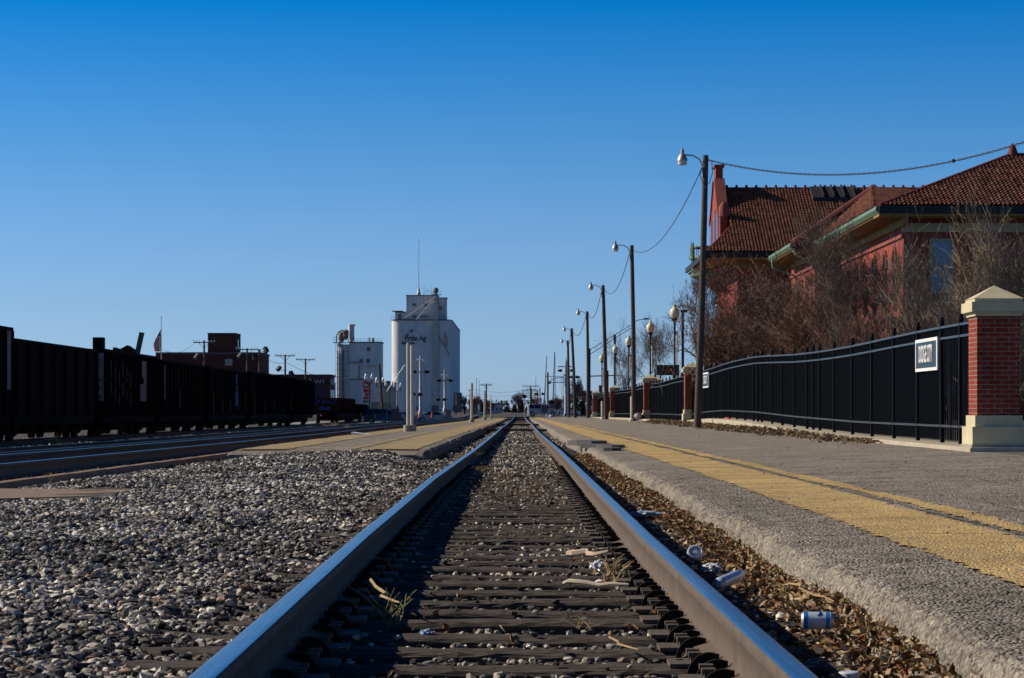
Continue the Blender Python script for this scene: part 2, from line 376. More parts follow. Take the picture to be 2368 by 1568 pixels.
# crumbling joint between stripes
yy = np.arange(7.5, 70, .12); q = np.arange(len(yy)-1); c_ = 2.685+.03*noise2(yy, yy*0, 1.3, 7); w_ = .018*np.clip(.7+1.2*noise2(yy, yy*0, 2.1, 17), .05, 1.6)
o = nmesh('pavement_joint', np.concatenate([np.stack([c_-w_, yy, pz_r(2.66, yy)-.001], -1), np.stack([c_+w_, yy, pz_r(2.68, yy)-.001], -1)]), np.stack([q+len(yy), q, q+1, q+1+len(yy)], -1), M('crack_tar', (.08,.075,.07), .9, var=.5, scale=9, col2=(.26,.23,.2)))
struct(o, 'cracked joint filled with grit between the yellow stripes', 'joint')
# hairline cracks across the asphalt
m_crk = M('crack_shadow', (.03,.028,.025), .95, var=.3)
for i, (xa, ya, xb, yb, w__) in enumerate([(1.5,12.6,6.2,12.1,.010), (1.42,23,5.4,24.2,.014), (3.1,9.5,3.3,17,.008), (1.5,33,4.8,31.5,.02), (4.1,18,4.5,30,.012), (1.45,7.9,2.6,7.6,.007)]):
    rs_ = np.random.RandomState(i+90); n = 60; t = np.linspace(0, 1, n); x = xa+(xb-xa)*t; y = ya+(yb-ya)*t; j = np.cumsum(rs_.normal(0, .02, n)); j -= t*j[-1]
    if abs(xb-xa) > abs(yb-ya): y = y+j*1.5; ox, oy = 0, 1
    else: x = x+j*.5; ox, oy = 1, 0
    ww = w__*rs_.uniform(.2, 1.3, n)*(2.2 if oy else 1)
    L_ = np.stack([x-ox*ww/2, y-oy*ww/2, pz_r(x, y)+.004], -1); R_ = np.stack([x+ox*ww/2, y+oy*ww/2, pz_r(x, y)+.004], -1); q = np.arange(n-1)
    struct(nmesh('pavement_crack', np.concatenate([L_, R_]), np.stack([q, q+1, q+1+n, q+n], -1), m_crk), 'thin crack in the platform asphalt', 'crack')

# island platform on the left
yy = np.concatenate([np.arange(38.6, 70, .25), np.arange(70, 322, 2)])
pr = [(-1.52,-.5),(-1.54,-.16),(-1.57,-.07),(-1.63,-.02),(-1.75,0)]+[(x, 0) for x in np.arange(-2.0, -4.8, -.25)]+[(-4.88,0),(-4.94,-.02),(-4.97,-.5)]
X = np.tile([p[0] for p in pr], (len(yy), 1)).astype(float); Y = np.tile(yy[:, None], (1, len(pr))); Z = I(Y, ZI)+np.tile([p[1] for p in pr], (len(yy), 1))
X[:, :4] += .06*noise2(Y[:, :4], Y[:, :4]*0, 1.7, 5); Z[:, 1:4] += rs.normal(0, .012, (len(yy), 3)); Z += .008*noise2(X, Y, 2.5, 8)
Z = Z-.07*np.exp(-(Y-38.6)/.45); Y = np.where(Y < 38.7, Y+.5*noise2(X, X*0, 1.2, 3)+.1*noise2(X, X*0, 6, 3), Y)
fr = np.stack([X[0], Y[0], Z[0]-.0], -1); frb = fr.copy(); frb[:, 2] = -.45; frb[:, 1] += .02
V = np.stack([X, Y, Z], -1).reshape(-1, 3); n0 = len(V); nc = len(pr)
ff = grid_faces(*X.shape); ff2 = np.array([(n0+i, n0+i+1, i+1, i) for i in range(nc-1)])
o = nmesh('island_platform', np.concatenate([V, frb]), np.concatenate([ff, ff2]), m_asph)
struct(o, 'asphalt island platform between the two tracks', 'platform')
iz = lambda x, y: I(y, ZI)+.008*noise2(x, y, 2.5, 8)+.009
stripe('yellow_stripe', -2.66, -1.78, iz, 39.4, 320, m_yel2, 41)
stripe('yellow_stripe', -4.86, -4.02, iz, 39.4, 320, m_yel2, 51)
stripe('yellow_stripe', -3.02, -2.86, iz, 40, 75, m_yel2, 61, n=3, wob=.05)

# timber kerb beside the second track, old slab in the ballast
b = MB()
y = 14.0
while y < 60:
    L = 2.4; z = float(zr(y)); b.box(-6.13, -5.98, y+.01, y+L-.01, z-.42, z-.175); y += L
struct(b.build('track_kerb', m_slab), 'low brown kerb beside the second track', 'kerb')
b = MB()
b.prism([(-6.0,21.2),(-4.9,21.2),(-4.1,21.9),(-3.85,23.6),(-6.0,24.1)], 'z', -.34, -.165)
o = b.build('concrete_slab', m_slab); tag(o, 'flat broken tan concrete slab lying in the gravel at left', 'concrete slab')
# street beyond the platforms
X, Y = np.meshgrid(np.array([-400,-60,-22,-14,-9,-5,0,10,30,400.]), np.array([326,345,350.]))
Z = np.interp(X, [-22,-14,-5,0,30], [-1.04,-.95,-.6,-.385,-.37])
o = nmesh('street', np.stack([X, Y, Z], -1).reshape(-1, 3), grid_faces(*X.shape), m_road, smooth=True); struct(o, 'dark asphalt street crossing the railway', 'street')
b = MB(); b.box(-90, -13.5, 262, 325.5, -1.12, -1.035); b.box(12, 60, 352, 420, -.6, -.36)
struct(b.build('car_park', M('carpark', (.30,.29,.28), .9, var=.1, scale=.5)), 'pale paved parking area beyond the tracks', 'car park')
# ------------------------------------------------------------ railway tracks
RP = [(-.076,-.186),(.076,-.186),(.076,-.176),(.022,-.160),(.010,-.145),(.010,-.055),(.020,-.046),(.0385,-.038),(.041,-.010),(.034,-.002),(.020,0),(-.020,0),(-.034,-.002),(-.041,-.010),(-.0385,-.038),(-.020,-.046),(-.010,-.055),(-.010,-.145),(-.022,-.160),(-.076,-.176)]
def rail(parent, xo, zo, y0, y1, label=None, xf=xc, step=None):
    yy = np.unique(np.concatenate([np.arange(y0, min(y1, 60), .5), np.arange(max(y0, 60), y1, 3)])); n = len(RP)
    V = np.zeros((len(yy), n, 3)); V[:, :, 0] = (xf(yy)+xo)[:, None]+np.array([p[0] for p in RP]); V[:, :, 1] = yy[:, None]; V[:, :, 2] = (zr(yy)+zo)[:, None]+np.array([p[1] for p in RP])
    fs = []
    for j in range(n):
        k = (j+1) % n; i = np.arange(len(yy)-1); fs.append(np.stack([i*n+j, i*n+k, (i+1)*n+k, (i+1)*n+j], -1))
    fs = np.concatenate(fs); mi = np.repeat(np.array([1 if 9 <= j <= 11 or j in (8, 13) and False else 0 for j in range(n)]), len(yy)-1)
    o = nmesh('rail', V.reshape(-1, 3), fs, m_rust, parent, smooth=True)
    o.data.materials.append(m_steel); o.data.polygons.foreach_set('material_index', mi.astype(np.int32)); o.data.set_sharp_from_angle(angle=R(50))
    return o
tr = thing('railway_track', 'main railway track with polished rails running from the foreground to the horizon', 'railway track')
rail(tr, -.745, 0, 3, 900); rail(tr, .745, 0, 3, 900)
t2 = thing('railway_track', 'second track just left of the island platform', 'railway track')
rail(t2, -6.5, 0, 12, 900, xf=lambda y: 0*y); rail(t2, -8.0, 0, 12, 900, xf=lambda y: 0*y)
t3 = thing('railway_track', 'low dull track between the second track and the freight cars', 'railway track')
rail(t3, -11.3, -.2, 20, 325, xf=lambda y: 0*y); rail(t3, -12.8, -.2, 20, 325, xf=lambda y: 0*y)
t4 = thing('railway_track', 'track under the row of dark freight cars', 'railway track')
rail(t4, -19.6, -.42, 60, 325, xf=lambda y: 0*y); rail(t4, -21.1, -.42, 60, 325, xf=lambda y: 0*y)

def tie_mesh(seed, L=2.6, W=.225, H=.18):
    rs = np.random.RandomState(seed); xs = np.linspace(-L/2, L/2, 40); p = [(-W/2,-H),(-W/2,-.035),(-W/2,-.012),(-W/2+.014,0),(-.06,0),(-.02,0),(.02,0),(.06,0),(W/2-.014,0),(W/2,-.012),(W/2,-.035),(W/2,-H)]
    V = np.zeros((len(xs), len(p), 3)); V[:, :, 0] = xs[:, None]; V[:, :, 1] = [q[0] for q in p]; V[:, :, 2] = [q[1] for q in p]
    V[:, 1:-1, 2] += rs.normal(0, .0025, (len(xs), len(p)-2)); V[:, :, 1] += rs.normal(0, .003, (len(xs), len(p)))
    crack = rs.randint(4, 8); V[5:30, crack, 2] -= .012
    V[:, :, 2] += (.006*np.sin(xs*3+seed))[:, None]; V[:, :, 1] += (.008*np.sin(xs*2.2+seed*2))[:, None]
    f = grid_faces(len(xs), len(p)); n = len(p)
    me_o = nmesh('sleeper', V.reshape(-1, 3), f, m_tie)
    me = me_o.data; bpy.data.objects.remove(me_o); return me
tms = [tie_mesh(s) for s in range(6)]
def plate_mesh(side):      # tie plate with spike heads, rail foot runs over it
    b = MB(); s = side
    b.box(-.19, .19, -.095, .095, .002, .016)
    for xx in (-.105, .105):
        for yy in (-.055, .055):
            b.box(xx-.014, xx+.014, yy-.014, yy+.014, .016, .045); b.box(xx-.022, xx+.022, yy-.02, yy+.02, .038, .052)
    me_o = b.build('tie_plate', m_plate); me = me_o.data; bpy.data.objects.remove(me_o); return me
def anchor_mesh():         # rail anchor: a curved jaw gripping the rail foot
    b = MB(); arc = [(.062+.075*math.cos(t)*1.0, -.045+.085*math.sin(t)) for t in np.linspace(0, math.pi*.62, 9)]
    poly = [(.05,-.075),(.145,-.075)]+arc+[(.03,.035),(.03,-.0)]
    b.prism(poly, 'y', -.011, .011)
    b.prism([(-p[0], p[1]) for p in poly], 'y', -.011, .011); b.box(-.06, .06, -.008, .008, -.07, -.05)
    me_o = b.build('rail_anchor', m_black); me = me_o.data; bpy.data.objects.remove(me_o); return me
pm, am = plate_mesh(1), anchor_mesh()
random.seed(5)
ty = 3.6; k = 0; rest = MB()
ties_y = []
while ty < 318:
    z = float(zr(ty)); xm = float(xc(ty))
    if k < 100:
        o = bpy.data.objects.new('sleeper', tms[random.randrange(6)]); C.objects.link(o); o.parent = tr
        o.location = (xm+random.uniform(-.05, .05), ty, z-.203+random.uniform(-.006, .004)); o.rotation_euler = (random.uniform(-.01,.01), 0, random.uniform(-.012, .012))
        if k < 75:
            for s in (-1, 1):
                q = bpy.data.objects.new('tie_plate', pm); C.objects.link(q); q.parent = o; q.location = (xm+s*.745-o.location.x, 0, .003)
                if k < 60:
                    for yo in ((-.125, .125) if random.random() < .8 else (-.125,)):
                        a = bpy.data.objects.new('rail_anchor', am); C.objects.link(a); a.parent = o; a.location = (xm+s*.745-o.location.x, yo+random.uniform(-.01,.01), .022)
    else:
        rest.box(xm-1.3, xm+1.3, ty-.11, ty+.11, z-.36, z-.222)
    ties_y.append(ty); ty += .53+random.uniform(-.03, .03); k += 1
tag(rest.build('sleeper', m_tie, tr), None, None, kind='stuff')
for yy in (108, 152, 265):
    b = MB(); z = float(zr(yy)); b.box(-1.75, 1.3, yy-.15, yy+.15, z-.22, z-.05 if yy > 110 else z-.09)
    b.v = [(x, y, zz) for x, y, zz in b.v]
    tag(b.build('crossing_timber', m_tie), {108: 'dark timber lying across the track, nearest of three', 152: 'dark timber lying across the track, middle of three', 265: 'dark timber lying across the track, farthest of three'}[yy], 'timber', 'timbers laid across the track')

# ------------------------------------------------------------ ballast stones
ico = []
ph = (1+5**.5)/2
for a in (-1, 1):
    for c in (-ph, ph): ico += [(0, a, c), (a, c, 0), (c, 0, a)]
ico = np.array(ico, float); ico /= np.linalg.norm(ico[0])
from itertools import combinations
icf = []
dm = np.linalg.norm(ico[:, None]-ico[None], axis=-1); el_ = np.sort(np.unique(dm.round(4)))[1]
for a, b_, c in combinations(range(12), 3):
    if abs(dm[a, b_]-el_) < .01 and abs(dm[b_, c]-el_) < .01 and abs(dm[a, c]-el_) < .01:
        n = np.cross(ico[b_]-ico[a], ico[c]-ico[a])
        icf.append((a, b_, c) if n.dot(ico[a]) > 0 else (a, c, b_))
icf = np.array(icf)
def rot_mats(n, rs):
    q = rs.normal(size=(n, 4)); q /= np.linalg.norm(q, axis=1)[:, None]; w, x, y, z = q.T
    return np.stack([np.stack([1-2*(y*y+z*z), 2*(x*y-z*w), 2*(x*z+y*w)], -1), np.stack([2*(x*y+z*w), 1-2*(x*x+z*z), 2*(y*z-x*w)], -1), np.stack([2*(x*z-y*w), 2*(y*z+x*w), 1-2*(x*x+y*y)], -1)], 1)
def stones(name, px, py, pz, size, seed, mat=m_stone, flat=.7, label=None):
    rs = np.random.RandomState(seed); n = len(px)
    base = ico[None]*(1+rs.uniform(-.32, .32, (n, 12, 1)))
    base = base*np.stack([np.ones(n), rs.uniform(.6, 1, n), rs.uniform(.45, .85, n)], -1)[:, None]
    # cut facets: clamp against a random plane so that stones look crushed
    pl = rs.normal(size=(n, 3)); pl /= np.linalg.norm(pl, axis=1)[:, None]
    dd = np.einsum('nij,nj->ni', base, pl); cut = np.clip(dd-.45, 0, None); base -= cut[..., None]*pl[:, None]
    V = np.einsum('nij,nkj->nki', rot_mats(n, rs), base)*size[:, None, None]
    V[..., 2] *= flat
    V += np.stack([px, py, pz], -1)[:, None]
    Fc = (icf[None]+12*np.arange(n)[:, None, None]).reshape(-1, 3)
    o = nmesh(name, V.reshape(-1, 3), Fc, mat); tag(o, label, 'ballast', kind='stuff'); return o
rs = np.random.RandomState(11)
PX, PY, SZ = [], [], []
def scatter(n, x0f, x1f, y0, y1, s0, s1, pw=1.0, keep=None):
    y = y0+(y1-y0)*rs.rand(n)**pw; t = rs.rand(n); x = x0f(y)*(1-t)+x1f(y)*t; s = rs.uniform(s0, s1, n)
    if keep is not None:
        kx = keep(x, y); x, y, s = x[kx], y[kx], s[kx]
    PX.append(x); PY.append(y); SZ.append(s)
le = lambda y: np.maximum(-y*.235-.4, -5.95)
scatter(34000, le, lambda y: 0*y-.80, 5.2, 14, .010, .029)
scatter(42000, le, lambda y: 0*y-.80, 14, 26, .013, .032)
scatter(30000, le, lambda y: 0*y-.86, 26, 39.5, .018, .038)
scatter(500, le, lambda y: 0*y-1.0, 5.2, 30, .032, .05)
scatter(5200, lambda y: 0*y-5.95, lambda y: 0*y-4.95, 39, 80, .025, .045)
scatter(1500, lambda y: 0*y-1.5, lambda y: 0*y-.8, 39, 75, .025, .05)
x = np.concatenate(PX); y = np.concatenate(PY); s = np.concatenate(SZ)
z = ground(x, y)+s*rs.uniform(-.2, .75, len(x))
nt_ = np.abs(((y[:, None]-np.array(ties_y)[None, :120])) ).min(1)
z += np.where((x > -1.35) & (nt_ < .13), -.03, 0)
keep = ~((x > -1.4) & (nt_ < .12) & (rs.rand(len(x)) < .8))
inslab = (x < -3.8) & (x > -6.0) & (y > 21.0) & (y < 24.3)
keep &= ~inslab
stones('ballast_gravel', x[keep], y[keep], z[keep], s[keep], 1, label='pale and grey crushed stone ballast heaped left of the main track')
# between the rails: in the gaps behind each tie
PX, PY, SZ = [], [], []
scatter(11000, lambda y: 0*y-.64, lambda y: 0*y+.64, 5, 28, .009, .024)
scatter(15000, lambda y: 0*y-.64, lambda y: 0*y+.64, 20, 62, .014, .032)
scatter(9000, lambda y: 0*y-1.2, lambda y: 0*y+1.25, 60, 200, .025, .05)
x = np.concatenate(PX); y = np.concatenate(PY); s = np.concatenate(SZ)
nt_ = np.abs(((y[:, None]-np.array(ties_y)[None, :120])) ).min(1)
ontie = nt_ < .125
bury = np.clip((y-27)/10, 0, 1)
z = zr(y)-.228+s*.5+np.where(ontie, .03, 0)*1.0
z = np.where(ontie, zr(y)-.205+s*.4, zr(y)-.232+s*.5)+bury*.016
keep = (~ontie) | (rs.rand(len(x)) < .05+.75*bury*np.clip(.7+.5*noise2(x, y, 1.1, 3), 0, 1))
keep &= (rs.rand(len(x)) < .85+.3*noise2(x, y, 2.0, 8))
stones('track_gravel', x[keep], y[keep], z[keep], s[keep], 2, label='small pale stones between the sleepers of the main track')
# ballast of the other tracks
PX, PY, SZ = [], [], []
scatter(15000, lambda y: 0*y-10.9, lambda y: 0*y-6.2, 26, 70, .03, .055)
scatter(9000, lambda y: 0*y-16, lambda y: 0*y-6.2, 60, 150, .05, .09)
scatter(6000, lambda y: 0*y-26, lambda y: 0*y-12, 70, 240, .06, .11)
x = np.concatenate(PX); y = np.concatenate(PY); s = np.concatenate(SZ)
z = ground(x, y)+s*rs.uniform(-.1, .5, len(x))
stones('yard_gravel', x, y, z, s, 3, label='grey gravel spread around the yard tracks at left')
# base of the right trough
PX, PY, SZ = [], [], []
scatter(2500, lambda y: 0*y+.83, lambda y: 0*y+1.36, 5, 40, .012, .028)
x = np.concatenate(PX); y = np.concatenate(PY); s = np.concatenate(SZ)
stones('trough_gravel', x, y, ground(x, y)+.02+s*.3, s, 4, label='stones lying between right rail and platform edge')

# ------------------------------------------------------------ fallen leaves
def leaves(name, x, y, z, s, seed, mat, label):
    rs = np.random.RandomState(seed); n = len(x)
    base = np.array([(-1,0,0),(-.35,-.45,.12),(-.35,.45,.12),(.45,-.38,.2),(.45,.38,.2),(1,0,.05),(0,0,-.12)])
    fa = np.array([(0,1,6),(1,3,6),(3,5,6),(5,4,6),(4,2,6),(2,0,6)])
    B = np.tile(base, (n, 1, 1)); B[..., 2] *= rs.uniform(-1, 2.5, (n, 1)); B[..., 1] *= rs.uniform(.5, 1.3, (n, 1)); B += rs.normal(0, .08, B.shape)
    th = rs.rand(n)*6.28; ti = rs.normal(0, .55, n); t2 = rs.normal(0, .55, n)
    ca, sa = np.cos(ti), np.sin(ti); z0 = np.zeros(n); o1 = np.ones(n)
    Rx = np.stack([np.stack([o1,z0,z0],-1), np.stack([z0,ca,-sa],-1), np.stack([z0,sa,ca],-1)],1)
    cb, sb = np.cos(t2), np.sin(t2); Ry = np.stack([np.stack([cb,z0,sb],-1), np.stack([z0,o1,z0],-1), np.stack([-sb,z0,cb],-1)],1)
    cc, s_ = np.cos(th), np.sin(th); Rz = np.stack([np.stack([cc,-s_,z0],-1), np.stack([s_,cc,z0],-1), np.stack([z0,z0,o1],-1)],1)
    V = np.einsum('nij,nkj->nki', Rz@Ry@Rx, B)*s[:, None, None]+np.stack([x, y, z], -1)[:, None]
    o = nmesh(name, V.reshape(-1, 3), (fa[None]+7*np.arange(n)[:, None, None]).reshape(-1, 3), mat)
    return tag(o, label, 'leaves', kind='stuff')
n = 15000
y = 5+rs.rand(n)**1.1*40; t = rs.rand(n)**.6
x = .86+t*(1.37-.86)
heap = np.clip((x-1.02)/.3, 0, 1)
z = zr(y)-.232+heap*.055*(1+.8*noise2(y, y*0, 1.5, 3))+rs.rand(n)*.028
leaves('fallen_leaves', x, y, z, rs.uniform(.010, .024, n)*(1+y/60), 5, m_leaf, 'brown dead leaves heaped in the gap between right rail and platform')
n = 4600; y = 5.5+rs.rand(n)*45; x = rs.uniform(-.7, .7, n)*1.0
kx = (rs.rand(n) < .12+.5*(np.clip((x-.35)/.4, 0, 1))+.35*(y > 22))
leaves('scattered_leaves', x[kx], y[kx], zr(y[kx])-.20+rs.rand(kx.sum())*.02, rs.uniform(.012, .026, kx.sum()), 6, m_leaf, 'dead leaves scattered between the rails')
n = 9000; y = 40+rs.rand(n)*70; x = 6.36-np.abs(rs.normal(0, .22, n))*(1+.5*noise2(y, y*0, .5, 4)); 
dens = np.interp(y, [40,46,52,60,75,90,110], [.25,.45,.8,1,1,.8,.3]); kx = rs.rand(n) < dens
x, y = x[kx], y[kx]
leaves('drifted_leaves', x, y, plat_z(x, y)+.01+np.clip((x-5.9)/.5, 0, 1)*.14*rs.rand(len(x))*np.interp(y, [40,55,90], [.4,1,1]), rs.uniform(.03, .06, len(x)), 7, m_leafg, 'olive brown leaves drifted against the fence kerb')
n = 1100; y = 8+rs.rand(n)**1.2*90; x = 1.6+rs.rand(n)**.8*4.7
leaves('platform_litter', x, y, plat_z(x, y)+.012, rs.uniform(.006, .016, n), 8, island_mat('grit', [((.06,.05,.04),3),((.2,.14,.08),1),((.4,.38,.33),1)]), 'tiny dark crumbs and leaf bits strewn on the platform')

# ------------------------------------------------------------ broken asphalt chunks on the platform edge
random.seed(3)
for i, (yy, xx, sz, lab) in enumerate([(47,1.62,.55,'large cracked slab of asphalt lifted at the platform edge'), (44.5,1.75,.35,'small cracked asphalt plate, nearer of the loose pieces on the platform edge'), (50.5,1.55,.5,'far cracked asphalt plate tilted on the platform edge'), (41.5,1.66,.22,'smallest black asphalt crumb by the platform edge')]):
    b = MB(); pol = [(xx+sz*math.cos(t)*random.uniform(.6,1), yy+sz*3.2*math.sin(t)*random.uniform(.6,1)) for t in np.linspace(0, 6.28, 9)[:-1]]
    z0 = float(plat_z(xx, yy)); b.prism(pol, 'z', z0-.02, z0+.045+.02*i % .05)
    tag(b.build('asphalt_chunk', m_road), lab, 'asphalt chunk', 'loose asphalt pieces')

# ------------------------------------------------------------ weeds, sticks and litter near the camera
def stalks(name, base, n, h, spread, mat, label, seed, r=.003, bend=.5, cat='dry weed'):
    rnd = random.Random(seed); b = MB(); root = thing(name, label, cat, base)
    for i in range(n):
        a = rnd.uniform(0, 6.28); L = h*rnd.uniform(.5, 1); s = spread*rnd.uniform(.2, 1); pts = []
        bx, by = base[0]+rnd.uniform(-.3,.3)*spread, base[1]+rnd.uniform(-.3,.3)*spread
        for j in range(6):
            t = j/5; pts.append((bx+math.cos(a)*s*t**(1+bend)+rnd.uniform(-.006,.006), by+math.sin(a)*s*t**(1+bend), base[2]+L*(t-.25*bend*t*t)))
        rr = r*rnd.uniform(.6, 1.3); b.tube(pts, [rr*(1-.5*j/5) for j in range(6)], 5)
        if rnd.random() < .6:
            q = Vector(pts[3]); d = Vector((rnd.uniform(-1,1), rnd.uniform(-1,1), rnd.uniform(.3,1))).normalized()*L*.35
            b.tube([q, q+d*.6+Vector((0,0,.01)), q+d], [rr*.7, rr*.6, rr*.4], 5)
    b.build('stalks', mat, root, smooth=True); return root
stalks('dry_weed', (.47, 11.6, -.215), 14, .17, .16, m_weed, 'tan dry branching weed stalks beside the plastic bag inside the right rail', 1, .005)
stalks('dry_weed', (-.50, 9.2, -.22), 11, .19, .20, m_weedg, 'thin greenish weed stalks in the shadow of the left rail', 2, .0035)
stalks('dry_weed', (-.66, 6.1, -.22), 5, .12, .06, m_weedg, 'small weed shoots in the shadow at the foot of the left rail', 3, .003)
stalks('dry_weed', (-.93, 6.55, -.2), 8, .07, .08, m_weed, 'tan grass tuft just outside the left rail, nearest the camera', 4, .0028)
stalks('dry_weed', (-.96, 10.3, -.19), 16, .06, .12, m_weed, 'fluffy dry tuft against the outer side of the left rail', 5, .0025)
stalks('dry_weed', (.25, 9.0, -.2), 9, .05, .12, m_weed, 'short dry sprigs growing between the sleepers', 6, .002)
stalks('dry_weed', (1.22, 15.2, -.2), 8, .12, .18, m_weed, 'dry twiggy weed leaning on the platform edge', 7, .003)
stalks('dry_weed', (-.95, 38, -.2), 26, .2, .35, m_weed, 'tangled dry grass beside the left rail near the island platform', 8, .004)
stalks('dry_weed', (-.55, 31, -.2), 20, .14, .3, m_weed, 'dry grass clump between rails against the left rail', 9, .003)
for i, (x, y, h, lab) in enumerate([(-13.2, 150, .5, 'straw coloured grass clump beside the far yard tracks'), (-15.5, 190, .55, 'dry grass clump in front of the parked dark suv'), (-8.9, 120, .35, 'low dry grass clump between yard rails'), (-5.6, 27.5, .22, 'lone thin stalks standing by the second track kerb')]):
    stalks('dry_grass', (x, y, float(ground(x, y))), 36 if i < 3 else 3, h, h*1.3 if i < 3 else .12, m_weed, lab, 20+i, .012 if i < 3 else .003, cat='dry grass')
def stick(p0, p1, r, lab, mat=m_weed, seed=0):
    rnd = random.Random(seed); p0 = Vector(p0); p1 = Vector(p1); b = MB(); L = (p1-p0).length
    pts = [p0.lerp(p1, t)+Vector((rnd.uniform(-1,1), rnd.uniform(-1,1), rnd.uniform(0,1)))*L*.05 for t in np.linspace(0, 1, 6)]
    b.tube(pts, [r, r*1.1, r, r*.9, r*.7, r*.5], 6); tag(b.build('stick', mat, smooth=True), lab, 'stick')
stick((-.62, 9.9, -.10), (-.50, 9.3, -.15), .007, 'thick curved yellowish stick in the shadow of the left rail', seed=1)
stick((.20, 11.2, -.19), (.50, 10.9, -.185), .010, 'pale driftwood stick lying across a sleeper by the dry weed', M('driftwood', (.5,.44,.36), .9), 2)
stick((.33, 8.2, -.16), (.42, 7.9, -.19), .004, 'straight straw standing in a gap left of the right rail', seed=3)
stick((.30, 13.4, -.19), (.48, 12.9, -.16), .018, 'chunky pale wood splinter near the right rail', M('splinter', (.48,.38,.28), .9), 4)
stick((1.17, 10.0, -.12), (1.30, 9.5, -.14), .005, 'straw leaning against the platform above the can', seed=5)
def crumple(name, c, r, lab, cat, mat, seed, sq=(1,1,.7)):
    rs_ = np.random.RandomState(seed); b = MB(); import bmesh
    bm = bmesh.new(); bmesh.ops.create_icosphere(bm, subdivisions=3, radius=1)
    for v in bm.verts:
        d = 1+.28*math.sin(v.co.x*7+seed)*math.sin(v.co.y*6+1)+.2*math.sin(v.co.z*9+v.co.x*5+seed)+rs_.normal(0, .06)
        v.co = Vector((v.co.x*sq[0], v.co.y*sq[1], v.co.z*sq[2]))*d*r+Vector(c)
    me = bpy.data.meshes.new(name); bm.to_mesh(me); bm.free(); me.materials.append(mat)
    o = finish(name, me, None); return tag(o, lab, cat)
m_plast = M('thin_white_plastic', (.70,.74,.80), .3, var=.1, scale=8, spec=.6)
m_plastb = M('pale_blue_plastic', (.42,.58,.75), .35, var=.2, scale=8, spec=.5)
crumple('plastic_bag', (.42, 12.1, -.17), .045, 'crumpled translucent white plastic bag between the rails beside dry stalks', 'plastic bag', m_plast, 1)
crumple('plastic_wrapper', (1.0, 18.2, -.165), .085, 'pale blue flattened wrapper in the shade right of the right rail', 'wrapper', m_plastb, 2, (1.3,1,.25))
crumple('plastic_wrapper', (1.02, 12.1, -.175), .05, 'crumpled clear wrapper between plastic lid and bottle', 'wrapper', m_plast, 3, (1,1.2,.5))
crumple('foam_lump', (-.36, 8.8, -.2), .022, 'small whitish lump in the shadow of the left rail', 'litter', m_plastb, 4)
# aluminium can lying on its side
c0 = Vector((1.10, 8.45, -.118)); b = MB(); cb = MB(); d = Vector((1, -.12, 0)).normalized()
cn = thing('drink_can', 'blue and white drink can lying on its side among leaves', 'can', c0)
b.tube([c0-d*.052, c0+d*.048], .032, 24); b.build('can_wrap', M('can_blue_white', (.62,.72,.85), .4, metal=.2, var=.2, scale=30), cn, smooth=True)
cb.tube([c0-d*.061, c0-d*.059, c0-d*.052], [.024, .027, .0325], 24); cb.build('can_lid', m_galv, cn, smooth=True)
cb = MB(); cb.tube([c0+d*.048, c0+d*.056, c0+d*.061], [.0325, .027, .024], 24); cb.build('can_base', m_galv, cn, smooth=True)
cb = MB(); cb.tube([c0-d*.052, c0-d*.036], .0325, 24); cb.tube([c0+d*.03, c0+d*.044], .0325, 24); cb.build('blue_band', M('can_blue', (.03,.22,.62), .4, metal=.1, var=.1), cn, smooth=True)
cb = MB()
for q in range(5):
    a = 1.9+q*.16; p = lambda a, t: c0+d*t+Vector((0, -math.cos(a-1.2)*.0328, math.sin(a-1.2)*.0328))
    cb.tube([p(a, -.004+.003*q), p(a+.1, .004+.002*q), p(a+.16, .013)], .0016, 5)
cb.build('blue_emblem', M('can_print', (.02,.08,.38), .4), cn)
# clear cup lid, bottle, white cup
b = MB(); c = Vector((.99, 12.9, -.145)); b.lathe([(.001,.012),(.012,.012),(.014,.004),(.034,.004),(.037,.012),(.045,.010),(.047,0),(.047,-.004)], c, 28)
o = b.build('cup_lid', m_plast, smooth=True); o.data.transform(Matrix.Translation(c)@Matrix.Rotation(R(55), 4, 'X')@Matrix.Translation(-c)); tag(o, 'clear round cup lid standing among leaves right of the rail', 'cup lid')
b = MB(); p0 = Vector((.93, 10.7, -.155)); p1 = Vector((1.09, 11.1, -.13)); dd = p1-p0
b.tube([p0, p0+dd*.05, p0+dd*.45, p0+dd*.6, p0+dd*.72, p0+dd*.9, p1], [.012, .03, .028, .03, .028, .012, .011], 18)
tag(b.build('plastic_bottle', M('clear_bottle', (.5,.6,.7), .15, var=.2, scale=20, spec=.8), smooth=True), 'crushed clear plastic bottle lying by the outer side of the right rail', 'bottle')
b = MB(); b.lathe([(.001,.03),(.030,.030),(.034,.027),(.034,.02),(.030,-.06)], (1.05, 7.3, -.205), 24)
tag(b.build('paper_cup', m_plast, smooth=True), 'upturned white cup at the bottom edge beside the right rail', 'cup')
